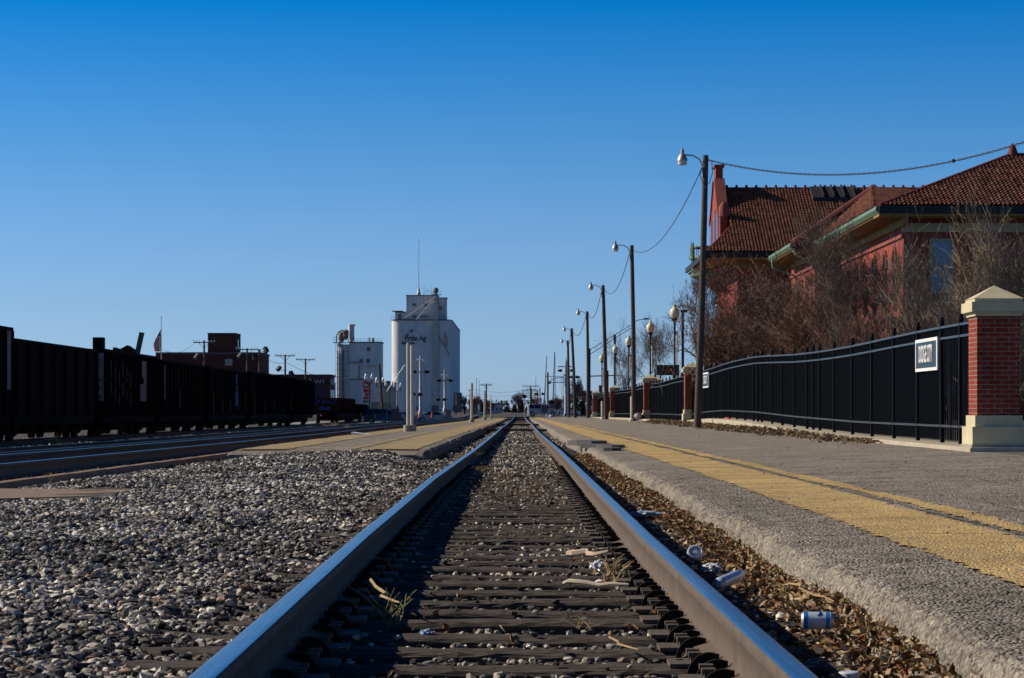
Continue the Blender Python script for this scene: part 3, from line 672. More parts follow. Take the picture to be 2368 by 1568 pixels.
# ------------------------------------------------------------ fence, pillars, kerb
def pillar(x0, y0, zg, label, h_extra=0):
    t = thing('brick_pillar', label, 'pillar', (x0+.305, y0+.305, zg), group='brick pillars along the fence')
    cx, cy = x0+.305, y0+.305
    def sq(b, r, z0, z1): b.box(cx-r, cx+r, cy-r, cy+r, z0, z1)
    b = MB(); sq(b, .40, zg-.25, zg+.115); b.build('footing', m_conc, t)
    b = MB(); sq(b, .385, zg+.115, zg+.37); sq(b, .338, zg+.37, zg+.53); b.build('stone_base', m_lime, t)
    b = MB(); sq(b, .305, zg+.53, zg+1.95); b.build('brick_shaft', m_brick, t)
    b = MB(); sq(b, .335, zg+1.95, zg+2.01); sq(b, .395, zg+2.01, zg+2.15); sq(b, .345, zg+2.15, zg+2.20)
    r = .355; z = zg+2.20
    b.add([(cx-r,cy-r,z),(cx+r,cy-r,z),(cx+r,cy+r,z),(cx-r,cy+r,z),(cx,cy,z+.20)], [(0,1,4),(1,2,4),(2,3,4),(3,0,4),(3,2,1,0)])
    b.build('stone_cap', m_lime, t)
    return t
pillar(6.53, 32.7, .045, 'large brick pillar with stone cap nearest the camera at right')
for i, (yy, xx, lab) in enumerate([(90.3, 6.53, 'second brick pillar, just left of the nearest wooden light pole'), (119.5, 6.5, 'third brick pillar, right of the fallen lamp globe'), (127.5, 7.3, 'brick pillar set back just left behind the third one'), (163.5, 6.5, 'brick pillar at the farther fence section behind the second light pole'), (199, 6.4, 'farthest brick pillar at the end of the fence')]):
    pillar(xx, yy, float(I(yy, ZCB))-.07, lab)
def kerb(y0, y1, x0=6.36, x1=7.35):
    yy = np.arange(y0, y1, .6); zt = I(yy, ZCB)+.0; V = []
    for y, z in zip(yy, zt): V += [(x0, y, z-.6), (x0+.012, y, z-.015), (x0+.03, y, z), (x1, y, z), (x1, y, z-.6)]
    V = np.array(V).reshape(len(yy), 5, 3); fa = grid_faces(len(yy), 5)
    ends = [(0,1,2,3),(0,3,4,4)]
    V = V.reshape(-1, 3)
    cap = np.array([(4,3,2,1),(4,1,0,0)])
    b = MB(); b.add(V.tolist(), [tuple(f) for f in fa]+[(0,1,2,3,4)])
    return b.build('fence_kerb', m_kerb)
tag(kerb(32.4, 90.2), 'pale concrete retaining kerb under the nearest long fence', 'kerb')
tag(kerb(91.2, 119.3), 'concrete kerb under the second fence section', 'kerb')
tag(kerb(120.5, 163.3), 'concrete kerb under the third fence section', 'kerb')
tag(kerb(164.5, 198.8), 'concrete kerb under the farthest fence section', 'kerb')
FX = 6.83
m_frail = M('fence_rail_glint', (.05,.058,.07), .35, var=.15, scale=3, spec=.6)  # lighter than the pickets: sky and sun glint put into the rail colour
def zbase(y): return float(I(y, ZCB))
def fence(posts, label, bent=()):
    t = thing('picket_fence', label, 'fence', (FX, posts[0], zbase(posts[0])), group='black picket fence sections')
    def top(y): return zbase(y)+.05+1.80+.035*math.sin(y*.21)
    for i in range(len(posts)-1):
        y0, y1 = posts[i], posts[i+1]; b = MB()
        z0, z1 = zbase(y0)+.05, zbase(y1)+.05; tp0, tp1 = top(y0), top(y1)
        n = max(2, int((y1-y0)/.1))
        for j in range(1, n):
            q = j/n; y = y0+(y1-y0)*q; zb = z0+(z1-z0)*q; zt = tp0+(tp1-tp0)*q
            dx = 0; dy = 0
            if (i in bent) and .15 < q < .95: dy = -.18*math.sin((q-.15)/.8*3.1); dx = .04*math.sin(q*9)
            zm = zb+.55*(zt-zb)
            if dy:
                b.bar((FX+dx, y+dy, zb), (FX+dx*.5, y+dy*.4, zm), .019); b.bar((FX+dx*.5, y+dy*.4, zm), (FX, y, zt-.02), .019)
            else: b.box(FX-.008, FX+.008, y-.008, y+.008, zb+random.uniform(-.005,.005), zt-.02)
        for hz in (-.03, -.21):
            b.bar((FX-.018, y0, tp0+hz), (FX-.018, y1, tp1+hz), .045, .036, m=1)
        b.bar((FX-.018, y0, z0+.22), (FX-.018, y1, z1+.22), .045, .036, m=1)
        b.build('picket_panel', [m_fence, m_frail], t)
    for i, y in enumerate(posts):
        z = zbase(y); b = MB(); tz = top(y)+.05; ln = .0
        b.bar((FX-.01+(.0), y+(.12 if i in [k+1 for k in bent] else 0)*-.4, z-.02), (FX-.01, y, tz), .064)
        b.lathe([(.045,0),(.045,.02),(.028,.03),(.036,.05),(.034,.075),(.018,.092),(.001,.096)], (FX-.01, y, tz), 10)
        b.build('post', m_fence, t)
    return t
pA = [33.45, 35.4, 37.0, 39.2, 41.7, 44.3, 46.9, 49.6, 52.0, 53.15, 54.3, 56.8, 59.4, 61.8, 64.4, 65.5, 66.7, 69.2, 71.8, 74.3, 76.7, 79.4, 81.7, 84.2, 86.9, 90.2]
fence(pA, 'long nearest section of black steel picket fence carrying two signs', bent=(1,))
def rng(a, b, n): return [a+(b-a)*i/n for i in range(n+1)]
fence(rng(91.2, 119.2, 11), 'second section of black picket fence left of the near light pole')
fence(rng(120.5, 163.3, 17), 'third section of black picket fence behind the second light pole')
fence(rng(164.5, 198.8, 14), 'farthest section of black picket fence')
def fsign(y0, y1, z0, z1, label):
    t = thing('name_sign', label, 'sign', (FX-.05, (y0+y1)/2, z0), group='station name signs')
    x = FX-.06; b = MB(); b.box(x-.012, x+.012, y0, y1, z0, z1); b.build('board', m_white, t)
    b = MB(); g = .055; b.box(x-.018, x-.0125, y0+g*1.6, y1-g*1.6, z0+g, z1-g); b.build('blue_field', m_navy, t)
    text_mesh('lettering', 'DODGE CITY', .40, m_white, t, (x-.022, (y0+y1)/2, (z0+z1)/2), (R(90), 0, R(-90)), sx=.52*(y1-y0)/2.04, bold=.006)
    b = MB()
    for yy in (y0+.3, y1-.3): b.box(x+.012, FX-.02, yy-.03, yy+.03, z0+.1, z0+.14)
    b.build('bracket', m_galv, t)
fsign(37.08, 39.12, 1.30, 1.84, 'dark blue station name sign framed in white on the nearest fence panel')
fsign(82.0, 84.4, 1.45, 2.0, 'smaller looking station name sign on the fence beside the nearest light pole')

# ------------------------------------------------------------ wooden light poles and cables
def light_pole(bx, by, tx, ty, kk, lampx, lampy, label, rb=.125):
    B = P(bx, by, kk); T = P(tx, ty, kk); L = P(lampx, lampy, kk)
    t = thing('light_pole', label, 'light pole', B, group='wooden light poles along the platform')
    b = MB(); b.tube([B-Vector((0,0,.3)), B.lerp(T, .5)+Vector((.03,0,0)), T], [rb, rb*.87, rb*.74], 14)
    b.build('pole', m_pole, t, smooth=True)
    b = MB(); A = T-Vector((.08, 0, .30)); b.tube([A-Vector((0,0,.55)), A-Vector((.03,0,.05)), A+Vector((-.12,0,.16)), A+Vector((-.34,0,.29)), Vector((L.x+.07, L.y, A.z+.31))], .024, 8)
    b.build('arm', m_galv, t, smooth=True)
    z = A.z+.31; b = MB(); b.lathe([(.001,.22),(.035,.22),(.035,.18),(.062,.17),(.066,.04),(.09,.02),(.165,-.12),(.172,-.20),(.001,-.19)], (L.x, L.y, z), 18)
    b.build('lamp_housing', m_galv, t, smooth=True)
    b = MB(); b.lathe([(.15,-.20),(.145,-.30),(.13,-.335),(.001,-.34)], (L.x, L.y, z), 18); b.build('lamp_bowl', M('refractor', (.7,.66,.6), .3, var=.05), t, smooth=True)
    b = MB()
    rr = rb*.8
    for q in range(9):
        h = .08+q*.1; c = B.lerp(T, h); sx_ = 1 if q % 2 else .2
        b.box(c.x-.012+rr*.3*sx_, c.x+.012+rr*.3*sx_, c.y-rb-.012, c.y-rb+.04, c.z, c.z+.02)
    b.build('tags', m_galv, t)
    return B, T
LP = []
LP.append(light_pole(1612, 988, 1632, 359, .01429, 1578, 350, 'nearest and tallest looking wooden light pole with lamp arm'))
LP.append(light_pole(1466, 970.5, 1461, 567, .0225, 1423, 562, 'second wooden light pole, beside the fallen lamp globe', .13))
LP.append(light_pole(1402, 968, 1394.5, 659.5, .0292, 1366.5, 654, 'third wooden light pole from the right', .15))
LP.append(light_pole(1360, 966, 1358, 720, .0367, 1337, 716, 'fourth wooden light pole from the right', .15))
LP.append(light_pole(1330.5, 964.8, 1322, 759, .0437, 1305, 757, 'fifth light pole, leaning left', .17))
LP.append(light_pole(1315.8, 963.8, 1313, 787, .0508, 1299.5, 787, 'last wooden light pole near the street crossing', .17))
def cable(p0, p1, sag, r, label, n=24, tw=0, name='overhead_cable', grp=None, cat='cable'):
    p0 = Vector(p0); p1 = Vector(p1); b = MB()
    def pt(t): q = p0.lerp(p1, t); q.z -= sag*4*t*(1-t); return q
    if tw:
        L = (p1-p0).length; N = int(L/tw*8)
        for ph_ in (0, math.pi):
            b.tube([pt(i/N)+Vector((.3*math.cos(i*math.pi/4+ph_), .3*math.cos(i*math.pi/4+ph_), math.sin(i*math.pi/4+ph_)))*r*1.1 for i in range(N+1)], r, 4, cap=False)
    else: b.tube([pt(i/n) for i in range(n+1)], r, 5)
    return tag(b.build(name, m_cable, smooth=True), label, cat, grp)
T0 = LP[0][1]
# cable from the nearest pole to the right, out of the picture
p0 = T0+Vector((.1, 0, -.14)); b = MB()
def cp(t): return Vector((6.2+17.8*t, 75.7-23.7*t, 8.91-7.58*t+13.4*t*t))
N = 560
for ph_ in (0, math.pi):
    b.tube([cp(i/N*.8)+Vector((.3*math.cos(i*.62+ph_), .3*math.cos(i*.62+ph_), math.sin(i*.62+ph_)))*.021 for i in range(N+1)], .0135, 4, cap=False)
b.lathe([(.001,-.05),(.05,-.04),(.06,.02),(.03,.06),(.001,.07)], cp(.365), 8)
tag(b.build('overhead_cable', m_cable, smooth=True), 'twisted cable hanging from the nearest light pole to the right edge', 'cable')
for i in range(5):
    labs = ['sagging cable between the nearest and second light pole', 'cable between second and third light pole', 'cable between third and fourth light pole', 'cable between fourth and fifth light pole', 'cable between fifth and last light pole']
    cable(LP[i][1]+Vector((-.1,0,-.35)), LP[i+1][1]+Vector((.12,0,-.3)), [.95,1.0,.9,1.0,.5][i], .016+.003*i, labs[i], grp='cables along the light poles')
b = MB(); T = T0
b.tube([T+Vector((-.12,-.05,-.4)), T+Vector((-.2,-.05,-.65)), T+Vector((-.1,-.12,-.95)), T+Vector((.1,-.12,-.95)), T+Vector((.22,-.05,-.6)), T+Vector((.2,0,-.15))], .014, 5)
q = b.build('slack_cable', m_cable, smooth=True); tag(q, 'slack loop of cable around the top of the nearest light pole', 'cable')

# white bollards, fallen globe
def bollard(x, y0, y1, kk, label):
    Bp = P(x, y1, kk); Tp = P(x, y0, kk); t = thing('white_bollard', label, 'bollard', Bp, group='short white posts')
    h = Tp.z-Bp.z; b = MB(); b.lathe([(.075,0),(.075,h-.03),(.06,h),(.001,h+.01)], Bp, 14); b.build('post', m_wpost, t, smooth=True)
    b = MB(); b.lathe([(.16,-.1),(.16,.06),(.13,.1),(.08,.13)], Bp, 14); b.build('collar', m_wpost, t, smooth=True)
bollard(1461, 917, 972.5, .0225, 'short white post beside the second light pole')
bollard(1392.5, 928, 970.5, .0300, 'short white post left of the third light pole')
c = P(1474, 962.5, .0225); t = thing('fallen_lamp_globe', 'round white lamp globe lying on the platform near the second light pole', 'lamp globe', c-Vector((0,0,.22)))
b = MB(); b.tube([c+Vector((-.24,0,0)), c+Vector((-.2,0,0)), c+Vector((-.12,0,0)), c, c+Vector((.12,0,-.01)), c+Vector((.2,0,-.02))], [.02,.12,.2,.235,.19,.12], 18); b.build('globe', M('dull_globe', (.62,.58,.5), .5, var=.08), t, smooth=True)
b = MB(); b.tube([c+Vector((.18,0,-.02)), c+Vector((.3,0,-.08)), c+Vector((.42,0,-.16))], [.12,.1,.05], 12); b.build('socket', m_dark, t, smooth=True)
c = P(1273.8, 962.3, .058); crumple('white_bag', c, .26, 'pale rounded bag on the platform end in front of the silver suv', 'bag', m_plast, 9, (1,1,.7))

# ------------------------------------------------------------ acorn globe lamps behind the fence
def globe_lamp(d, x, label, banner=True, group='globe lamps behind the fence', zt=5.35):
    zg = zbase(d)-.06; t = thing('globe_lamp', label, 'street lamp', (x, d, zg), group=group)
    b = MB(); b.lathe([(.20,0),(.20,.12),(.13,.25),(.11,.75),(.06,.9),(.052,zt-zg-.35),(.07,zt-zg-.3),(.07,zt-zg-.26),(.055,zt-zg-.22),(.16,zt-zg-.03),(.17,zt-zg)], (x, d, zg), 14)
    b.build('post', m_dark, t, smooth=True)
    b = MB(); b.lathe([(.15,0),(.235,.14),(.255,.28),(.235,.42),(.13,.55),(.09,.58),(.10,.63),(.08,.70),(.001,.76)], (x, d, zt), 18)
    b.build('globe', m_globe, t, smooth=True)
    if banner:
        b = MB(); b.box(x+.05, x+.75, d+.10, d+.13, zt-2.35, zt-.85); b.build('banner', m_white, t)
        bb = MB(); [bb.box(x+.0, x+.78, d+.1, d+.13, z, z+.03) for z in (zt-2.38, zt-.85)]; bb.build('banner_arm', m_dark, t)
def globe_lamp2(d, x, lab):
    globe_lamp(d, x, lab, banner=False)
    t = [o for o in C.objects if o.get('label') == lab][0]
    b = MB(); b.box(x+.06, x+.12, d-.3, d+.3, 5.35-2.4, 5.35-.75); b.build('banner', m_white, t)
    b = MB(); b.box(x-.06, x+.15, d-.32, d+.32, 5.35-2.45, 5.35-2.4); b.box(x-.06, x+.15, d-.32, d+.32, 5.35-.75, 5.35-.7); b.build('banner_arm', m_dark, t)
for d, x, lab in [(118, 8.0, 'tall globe lamp nearest the big light pole, rightmost of its row'), (139.5, 7.98, 'second globe lamp from the right behind the fence'), (167.5, 8.0, 'third globe lamp, partly hidden by the second wooden pole'), (191, 8.0, 'fourth globe lamp from the right behind the fence'), (222, 8.0, 'farthest globe lamp, hidden partly by the third wooden pole')]:
    globe_lamp2(d, x, lab)
# square-head lamp, theatre sign
t = thing('area_light', 'dark pole with square box head behind the rightmost globe lamp', 'street lamp', P(1579, 940, .0275)); B = P(1579, 945, .0275); T = P(1579, 722, .0275)
b = MB(); b.bar(B, T, .16); b.build('pole', m_dark, t); b = MB(); b.box(T.x-.12, T.x+.28, T.y-.2, T.y+.2, T.z-.02, T.z+.16); b.build('lamp_head', m_dark, t)
k = .035; c = P(1545, 856, k); t = thing('theatre_sign', 'brown two line entrance sign on posts between globe lamps', 'sign', P(1545, 935, k))
m_sbr = M('sign_brown', (.20,.10,.08), .7, var=.1); m_stx = M('sign_dark_letters', (.03,.015,.015), .7)
b = MB(); b.box(c.x-.83, c.x+.83, c.y-.04, c.y+.04, c.z-.36, c.z+.36); b.build('board', m_sbr, t)
b = MB(); [b.box(*q) for q in ((c.x-.9, c.x+.9, c.y-.06, c.y+.06, c.z+.36, c.z+.42), (c.x-.9, c.x+.9, c.y-.06, c.y+.06, c.z-.42, c.z-.36), (c.x-.9, c.x-.83, c.y-.06, c.y+.06, c.z-.36, c.z+.36), (c.x+.83, c.x+.9, c.y-.06, c.y+.06, c.z-.36, c.z+.36))]; b.build('frame', m_dark, t)
b = MB(); [b.box(c.x+s-.05, c.x+s+.05, c.y+.061, c.y+.14, -.3, c.z+.3) for s in (-.6, .6)]
[b.tube([(c.x+s*.6+s*-.3*math.cos(a), c.y, c.z-.48-.12*math.sin(a)) for a in np.linspace(0, 3.14, 8)], .02, 5) for s in (-1, 1)]
b.build('posts', m_dark, t)
text_mesh('lettering', 'Theater\nEntrance', .36, m_stx, t, (c.x, c.y-.046, c.z), (R(90), 0, 0), sx=1.05, bold=.008)

# ------------------------------------------------------------ the depot
m_dep = M('depot_red_brick', (.30,.064,.045), .85, var=.25, scale=1.6, bump=.004, bscale=30)
m_depd = M('depot_brick_trim', (.27,.08,.06), .85, var=.1)
m_tile = M('roof_clay_tile', (.12,.038,.024), .8, var=.5, scale=2.2, col2=(.32,.125,.075), isl=.0)
m_ridge = M('ridge_clay', (.15,.035,.03), .7, var=.2, scale=5)
m_gut = M('gutter_green_paint', (.15,.23,.16), .55, var=.15, scale=3)
m_soff = M('soffit_ochre', (.30,.19,.07), .8, var=.15, scale=4)
m_cream = M('cream_trim', (.45,.38,.22), .8, var=.1)
m_skypane = M('window_sky_reflection', (.16,.30,.38), .35, var=.12, scale=1.5, spec=.6)  # sky reflection painted into the panes as a blue-grey colour
m_slit = M('recessed_window', (.03,.02,.02), .6, spec=.2)
m_pane = M('window_pane', (.03,.05,.06), .06, var=.2, scale=1, spec=1.0)
dep = thing('depot', 'large red brick railway depot with clay tile roofs behind the fence', 'depot', (20, 120, .1))
def tiled(name, O, U, V, poly, parent, tw=.20, ex=.265):
    """barrel tile slope: O corner, U along the eave, V up the slope (world vectors), poly in metres (u, v)"""
    O = np.array(O, float); U = np.array(U, float)/np.linalg.norm(U); V = np.array(V, float)/np.linalg.norm(V); N = np.cross(U, V)
    if N[2] < 0: N = -N
    pl = np.array(poly); u0, v0 = pl.min(0); u1, v1 = pl.max(0)
    uu = []; hu = []
    nu = int((u1-u0)/tw)+1
    for i in range(nu):
        for q, h in ((0,.0),(.12,.045),(.35,.085),(.6,.085),(.83,.045)): uu.append(u0+(i+q)*tw); hu.append(h)
    vv = []; hv = []
    nv = int((v1-v0)/ex)+1
    for i in range(nv): vv += [v0+i*ex, v0+(i+.97)*ex]; hv += [.075, .0]
    Ug, Vg = np.meshgrid(uu, vv); H = np.array(hu)[None]+np.array(hv)[:, None]
    rs_ = np.random.RandomState(int(abs(O[1]*10))); H = H+np.repeat(np.repeat(rs_.normal(0, .008, (nv, nu)), 2, 0), 5, 1)
    Pt = O+Ug[..., None]*U+Vg[..., None]*V+H[..., None]*N
    fc = grid_faces(*Ug.shape); cu = Ug.ravel()[fc].mean(1); cv = Vg.ravel()[fc].mean(1)
    inside = np.ones(len(fc), bool); n = len(pl); area = sum(pl[i][0]*pl[(i+1) % n][1]-pl[(i+1) % n][0]*pl[i][1] for i in range(n))
    for i in range(n):
        a = pl[i]; b_ = pl[(i+1) % n]; cr = (b_[0]-a[0])*(cv-a[1])-(b_[1]-a[1])*(cu-a[0]); inside &= (cr*np.sign(area) >= 0)
    return nmesh(name, Pt.reshape(-1, 3), fc[inside], m_tile, parent)
def V3(*a): return Vector(a)
def roof_face(pts, parent, name='roof_slope'):
    """planar polygon; tile rows run level in its plane"""
    p = [Vector(q) for q in pts]; N = (p[1]-p[0]).cross(p[-1]-p[0]).normalized()
    if N.z < 0: N = -N
    U = N.cross(Vector((0, 0, 1))).normalized(); V = N.cross(U).normalized()
    if V.z < 0: V = -V
    poly = [((q-p[0]).dot(U), (q-p[0]).dot(V)) for q in p]
    o = tiled(name, p[0], U, V, poly, parent)
    b = MB(); b.add([q-N*.02 for q in p], [tuple(range(len(p)))]); b.build('roof_deck', m_ridge, parent); return o
def ridge(a, b_, parent, knobs=0, r=.14):
    m_ = MB(); a = Vector(a); b_ = Vector(b_); m_.tube([a, b_], r, 8)
    if knobs:
        n = int((b_-a).length/knobs)
        for i in range(n): q = a.lerp(b_, (i+.5)/n); m_.lathe([(.10,0),(.12,.10),(.08,.2),(.09,.26),(.001,.30)], q, 7)
    m_.build('ridge_tiles', m_ridge, parent, smooth=True)
ZE = 9.66
# central block: eave across at y=138, ridge at y=146
ez = CAMZ+(947-583.5)*138/F; gx = 12.9
rz_ = CAMZ+(947-438)*146/F
rt = MB(); 
E0 = (11.28, 138, ez); RL = (gx, 146, rz_); RR = (36, 146, rz_); E1 = (36, 138, ez)
sl = (rz_-ez)/8
hp = (13.0, 141.6, ez+3.6*sl)
roof_face([(gx+.1, 138, ez), E1, RR, (gx+.1, 146, rz_)], dep); roof_face([E0, (gx+.1, 138, ez), (gx+.1, 141.0, ez+3.0*sl)], dep)
ridge((gx, 146, rz_), (36, 146, rz_), dep, knobs=.62)
ridge(E0, (gx+.1, 141.0, ez+3.0*sl), dep, r=.12)
b = MB()     # skirt roof on the track side and the rear slope
b.add([(11.28,138,ez),(13,141,ez+3*sl),(13,151,ez+3*sl),(11.28,154,ez)], [(0,1,2,3)])
b.add([(gx,146,rz_+.02),(36,146,rz_+.02),(36,154,ez),(gx,154,ez)], [(0,1,2,3)])
b.build('rear_roof', m_ridge, dep)
# gable parapet facing the track
b = MB(); yc = 146; g = [(yc-3.9, ez-.6), (yc-3.9, ez+2.6), (yc-3.5, ez+2.9), (yc-3.2, ez+2.6), (yc-.75, rz_+.55), (yc-.75, rz_+1.35), (yc+.75, rz_+1.35), (yc+.75, rz_+.55), (yc+3.2, ez+2.6), (yc+3.5, ez+2.9), (yc+3.9, ez+2.6), (yc+3.9, ez-.6)]
b.prism(g, 'x', gx-.45, gx); b.build('gable_parapet', m_dep, dep)
b = MB()
def cop(p, q, w_=.2): b.bar((gx-.22, p[0], p[1]), (gx-.22, q[0], q[1]), .66, w_)
cop(g[3], g[4]); cop(g[7], g[8]); b.box(gx-.55, gx+.1, yc-.85, yc+.85, rz_+1.351, rz_+1.5)
for s in (-1, 1): b.tube([(gx-.2, yc+s*3.75, ez+2.5), (gx-.2, yc+s*3.75, ez+3.1), (gx-.2, yc+s*3.75, ez+3.4)], [.34, .33, .12], 10)
b.build('gable_coping', m_depd, dep, smooth=True)
for yy, hh in ((yc-2.4, 1.5), (yc, 2.0), (yc+2.4, 1.5)):
    b = MB(); b.box(gx-.5, gx-.452, yy-.45, yy+.45, ez+1.2, ez+1.2+hh); q = b.build('gable_window', m_pane, dep)
# skylight block on the ridge
b = MB(); a0 = 1201; zk = (CAMZ+(947-436)*146/F)
xl, xr_ = (1876-1201)*145/F, (1972-1201)*145/F
for i in range(4):
    x0 = xl+(xr_-xl)*i/4; x1 = xl+(xr_-xl)*(i+1)/4
    b.add([(x0,144.2,zk-.72),(x1,144.2,zk-.72),(x1,145.8,zk+.12),(x0,145.8,zk+.12),(x0,144.2,zk-1.15),(x1,144.2,zk-1.15),(x1,146.2,zk-.1),(x0,146.2,zk-.1)], [(0,1,2,3),(0,4,5,1),(1,5,6,2),(3,7,4,0),(2,6,7,3)])
    b.bar((x1+.03,144.12,zk-.66),(x1+.03,145.85,zk+.2),.1)
b.build('skylight', M('skylight_metal', (.03,.028,.032), .75, var=.2, scale=3), dep)
# central eave, fascia, walls
b = MB(); b.box(11.2, 36, 137.85, 138.02, ez-.30, ez+.02); b.box(11.15, 11.3, 137.85, 154, ez-.3, ez+.02); b.build('gutter', m_dark, dep)
b = MB(); b.box(11.35, 36, 138.03, 140, ez-.42, ez-.31); b.box(11.35, 13.3, 140, 154, ez-.42, ez-.31); b.box(13.0, 36, 139.7, 140, ez-.9, ez-.43); b.build('soffit', m_soff, dep)
b = MB(); b.box(13.3, 36, 140, 154, -.3, ez-.43); b.build('wall', m_dep, dep)
# green oriel balcony
oc = (12.9, 148.5); b = MB(); zt_ = CAMZ+(947-598)*.0279; zb_ = CAMZ+(947-642)*.0279; n = 12
def oct_(r, z, bb, z2, r2=None, nn=8): bb.lathe([(r, z), (r2 or r, z2)], (oc[0], oc[1], 0), nn)
oct_(1.75, zb_+.25, b, zt_); oct_(1.95, zt_, b, zt_+.16); oct_(1.85, zb_+.1, b, zb_+.25); b.build('balcony_body', m_gut, dep)
b = MB(); b.lathe([(.3, zb_-.9), (1.0, zb_-.35), (1.6, zb_+.0), (1.8, zb_+.1)], (oc[0], oc[1], 0), 8); b.build('balcony_corbel', m_gut, dep)
b = MB()
for i in range(24):
    a = 2*math.pi*i/24; x, y = oc[0]+1.72*math.cos(a), oc[1]+1.72*math.sin(a); b.bar((x, y, zt_+.16), (x, y, zt_+.75), .04)
    b.bar((x*1.0, y, zb_+.3), (x, y, zt_-.05), .09)
b.lathe([(1.78, zt_+.72), (1.78, zt_+.79), (1.68, zt_+.79), (1.68, zt_+.72)], (oc[0], oc[1], 0), 8)
for a in (2.75, 3.53): x, y = oc[0]+1.85*math.cos(a), oc[1]+1.85*math.sin(a); b.tube([(x, y, zt_), (x, y, zt_+.85), (x, y, zt_+1.15)], [.08, .08, .01], 6)
b.build('balcony_railing', m_gut, dep)
# wing A: hip roof nearest the camera
A0 = (15.95, 101.6, ZE); A1 = (31.0, 101.6, ZE); AP = (23.1, 107.8, CAMZ+(947-361)*107.8/F)
roof_face([A0, A1, (23.9, 107.8, AP[2]), AP], dep)
b = MB(); b.add([A0, AP, (15.95,113.5,ZE)], [(0,1,2)]); b.add([A1, (23.9,107.8,AP[2]), (31,114,ZE)], [(0,1,2)]); b.add([(15.95,113.5,ZE), AP, (23.9,107.8,AP[2]), (31,114,ZE)], [(0,1,2,3)]); b.build('rear_roof', m_tile, dep)
ridge(A0, AP, dep, r=.15); ridge(AP, (23.9, 107.8, AP[2]), dep, r=.15); ridge((23.9,107.8,AP[2]), A1, dep, r=.15)
b = MB(); b.lathe([(.34,-.1),(.26,.12),(.2,.3),(.12,.5),(.001,.62)], (AP[0]+.1, AP[1], AP[2]), 10); b.build('finial', m_ridge, dep, smooth=True)
# wing B: track-side slope with finial
BP = (19.0, 123, CAMZ+(947-437)*123/F); B0 = (14.8, 124, ZE); BN = (20.5, 109.5, CAMZ+(947-452)*109.5/F)
b = MB(); b.add([B0, (15.95,124,ZE), (15.95,123,ZE)], [(0,1,2)]); b.build('roof_deck', m_ridge, dep)
Bq = [(15.95, 123.2, ZE), (15.95, 102.5, ZE), BN, BP]
n_ = (Vector(Bq[1])-Vector(Bq[0])).cross(Vector(Bq[3])-Vector(Bq[0]))
roof_face([Bq[0], Bq[1], BP], dep); roof_face([BP, (15.95, 102.5, ZE), BN], dep)
b = MB(); b.add([BP, B0, (14.8,134.8,ZE), (19,131,BP[2]-.2)], [(0,1,2,3)]); b.add([BP, (19,131,BP[2]-.2), (30,131,BP[2]-.5), (30,110,BN[2]), BN], [(0,1,2,3,4)])
b.build('rear_roof', m_tile, dep)
ridge(B0, BP, dep, r=.2); b = MB(); b.lathe([(.3,-.2),(.26,.1),(.1,.22),(.001,.26)], BP, 10); b.build('finial', m_ridge, dep, smooth=True)
ridge((15.95, 124.0, ZE), (15.95+.02, 123.9, ZE+.02), dep, r=.05)
# eaves: gutters (green), soffits with dentils
def eave(x, y0, y1, depth, wallx):
    b = MB(); b.prism([(x, ZE+.04),(x-.12, ZE+.02),(x-.16, ZE-.14),(x-.02, ZE-.30),(x+.05, ZE-.30),(x+.05, ZE+.04)], 'y', y0, y1); b.build('gutter', m_gut, dep)
    b = MB(); b.box(x+.05, wallx+.2, y0, y1, ZE-.36, ZE-.25); b.box(wallx-.22, wallx, y0+.3, y1-.3, ZE-.8, ZE-.361)
    n = int((y1-y0)/.45)
    for i in range(n): y = y0+.2+i*.45; b.box(x+.25, wallx-.02, y, y+.12, ZE-.47, ZE-.361)
    b.build('soffit', m_soff, dep)
eave(15.95, 101.6, 124.0, 1.3, 17.3); eave(14.8, 124.1, 134.9, 1.2, 16.15)
b = MB(); b.box(14.85, 16.2, 123.95, 124.1, ZE-.32, ZE+.04); b.box(15.95, 31, 101.45, 101.62, ZE-.30, ZE+.03); b.build('gutter', m_dark, dep)
b = MB(); b.box(14.9, 16.2, 124.11, 125.2, ZE-.42, ZE-.33); b.build('soffit', m_soff, dep); b = MB(); b.box(15.95, 31, 101.63, 103.2, ZE-.42, ZE-.31); b.build('soffit', m_soff, dep)
b = MB(); b.tube([(14.75, 133.5, ZE-.2), (14.75, 133.4, ZE-.75), (16.1, 133, ZE-1.3), (16.1, 133, 3)], .09, 6); b.build('downpipe', m_gut, dep, smooth=True); b = MB(); b.tube([(14.9, 124, ZE-.3), (14.95, 124.05, ZE-.6), (16.1, 124.2, ZE-1.2)], .09, 6); b.build('downpipe', m_gut, dep, smooth=True)
b = MB(); b.box(17.3, 31, 103.2, 131, -.2, ZE-.43); b.box(16.15, 17.3, 125.2, 136, -.2, ZE-.43); b.build('wall', m_dep, dep)
b = MB(); b.box(17.2, 31, 103.05, 103.19, ZE-1.02, ZE-.62); b.build('frieze', m_cream, dep)
b = MB(); b.box(17.2, 17.29, 103.2, 125, ZE-1.25, ZE-1.1); b.box(16.05, 16.149, 125.2, 136, ZE-1.25, ZE-1.1); b.box(16.05, 16.149, 125.2, 136, 4.9, 5.05); b.box(17.2, 17.29, 103.2, 125, 4.9, 5.05)
b.box(17.2, 31, 103.08, 103.19, 4.9, 5.05); b.build('string_course', m_depd, dep)
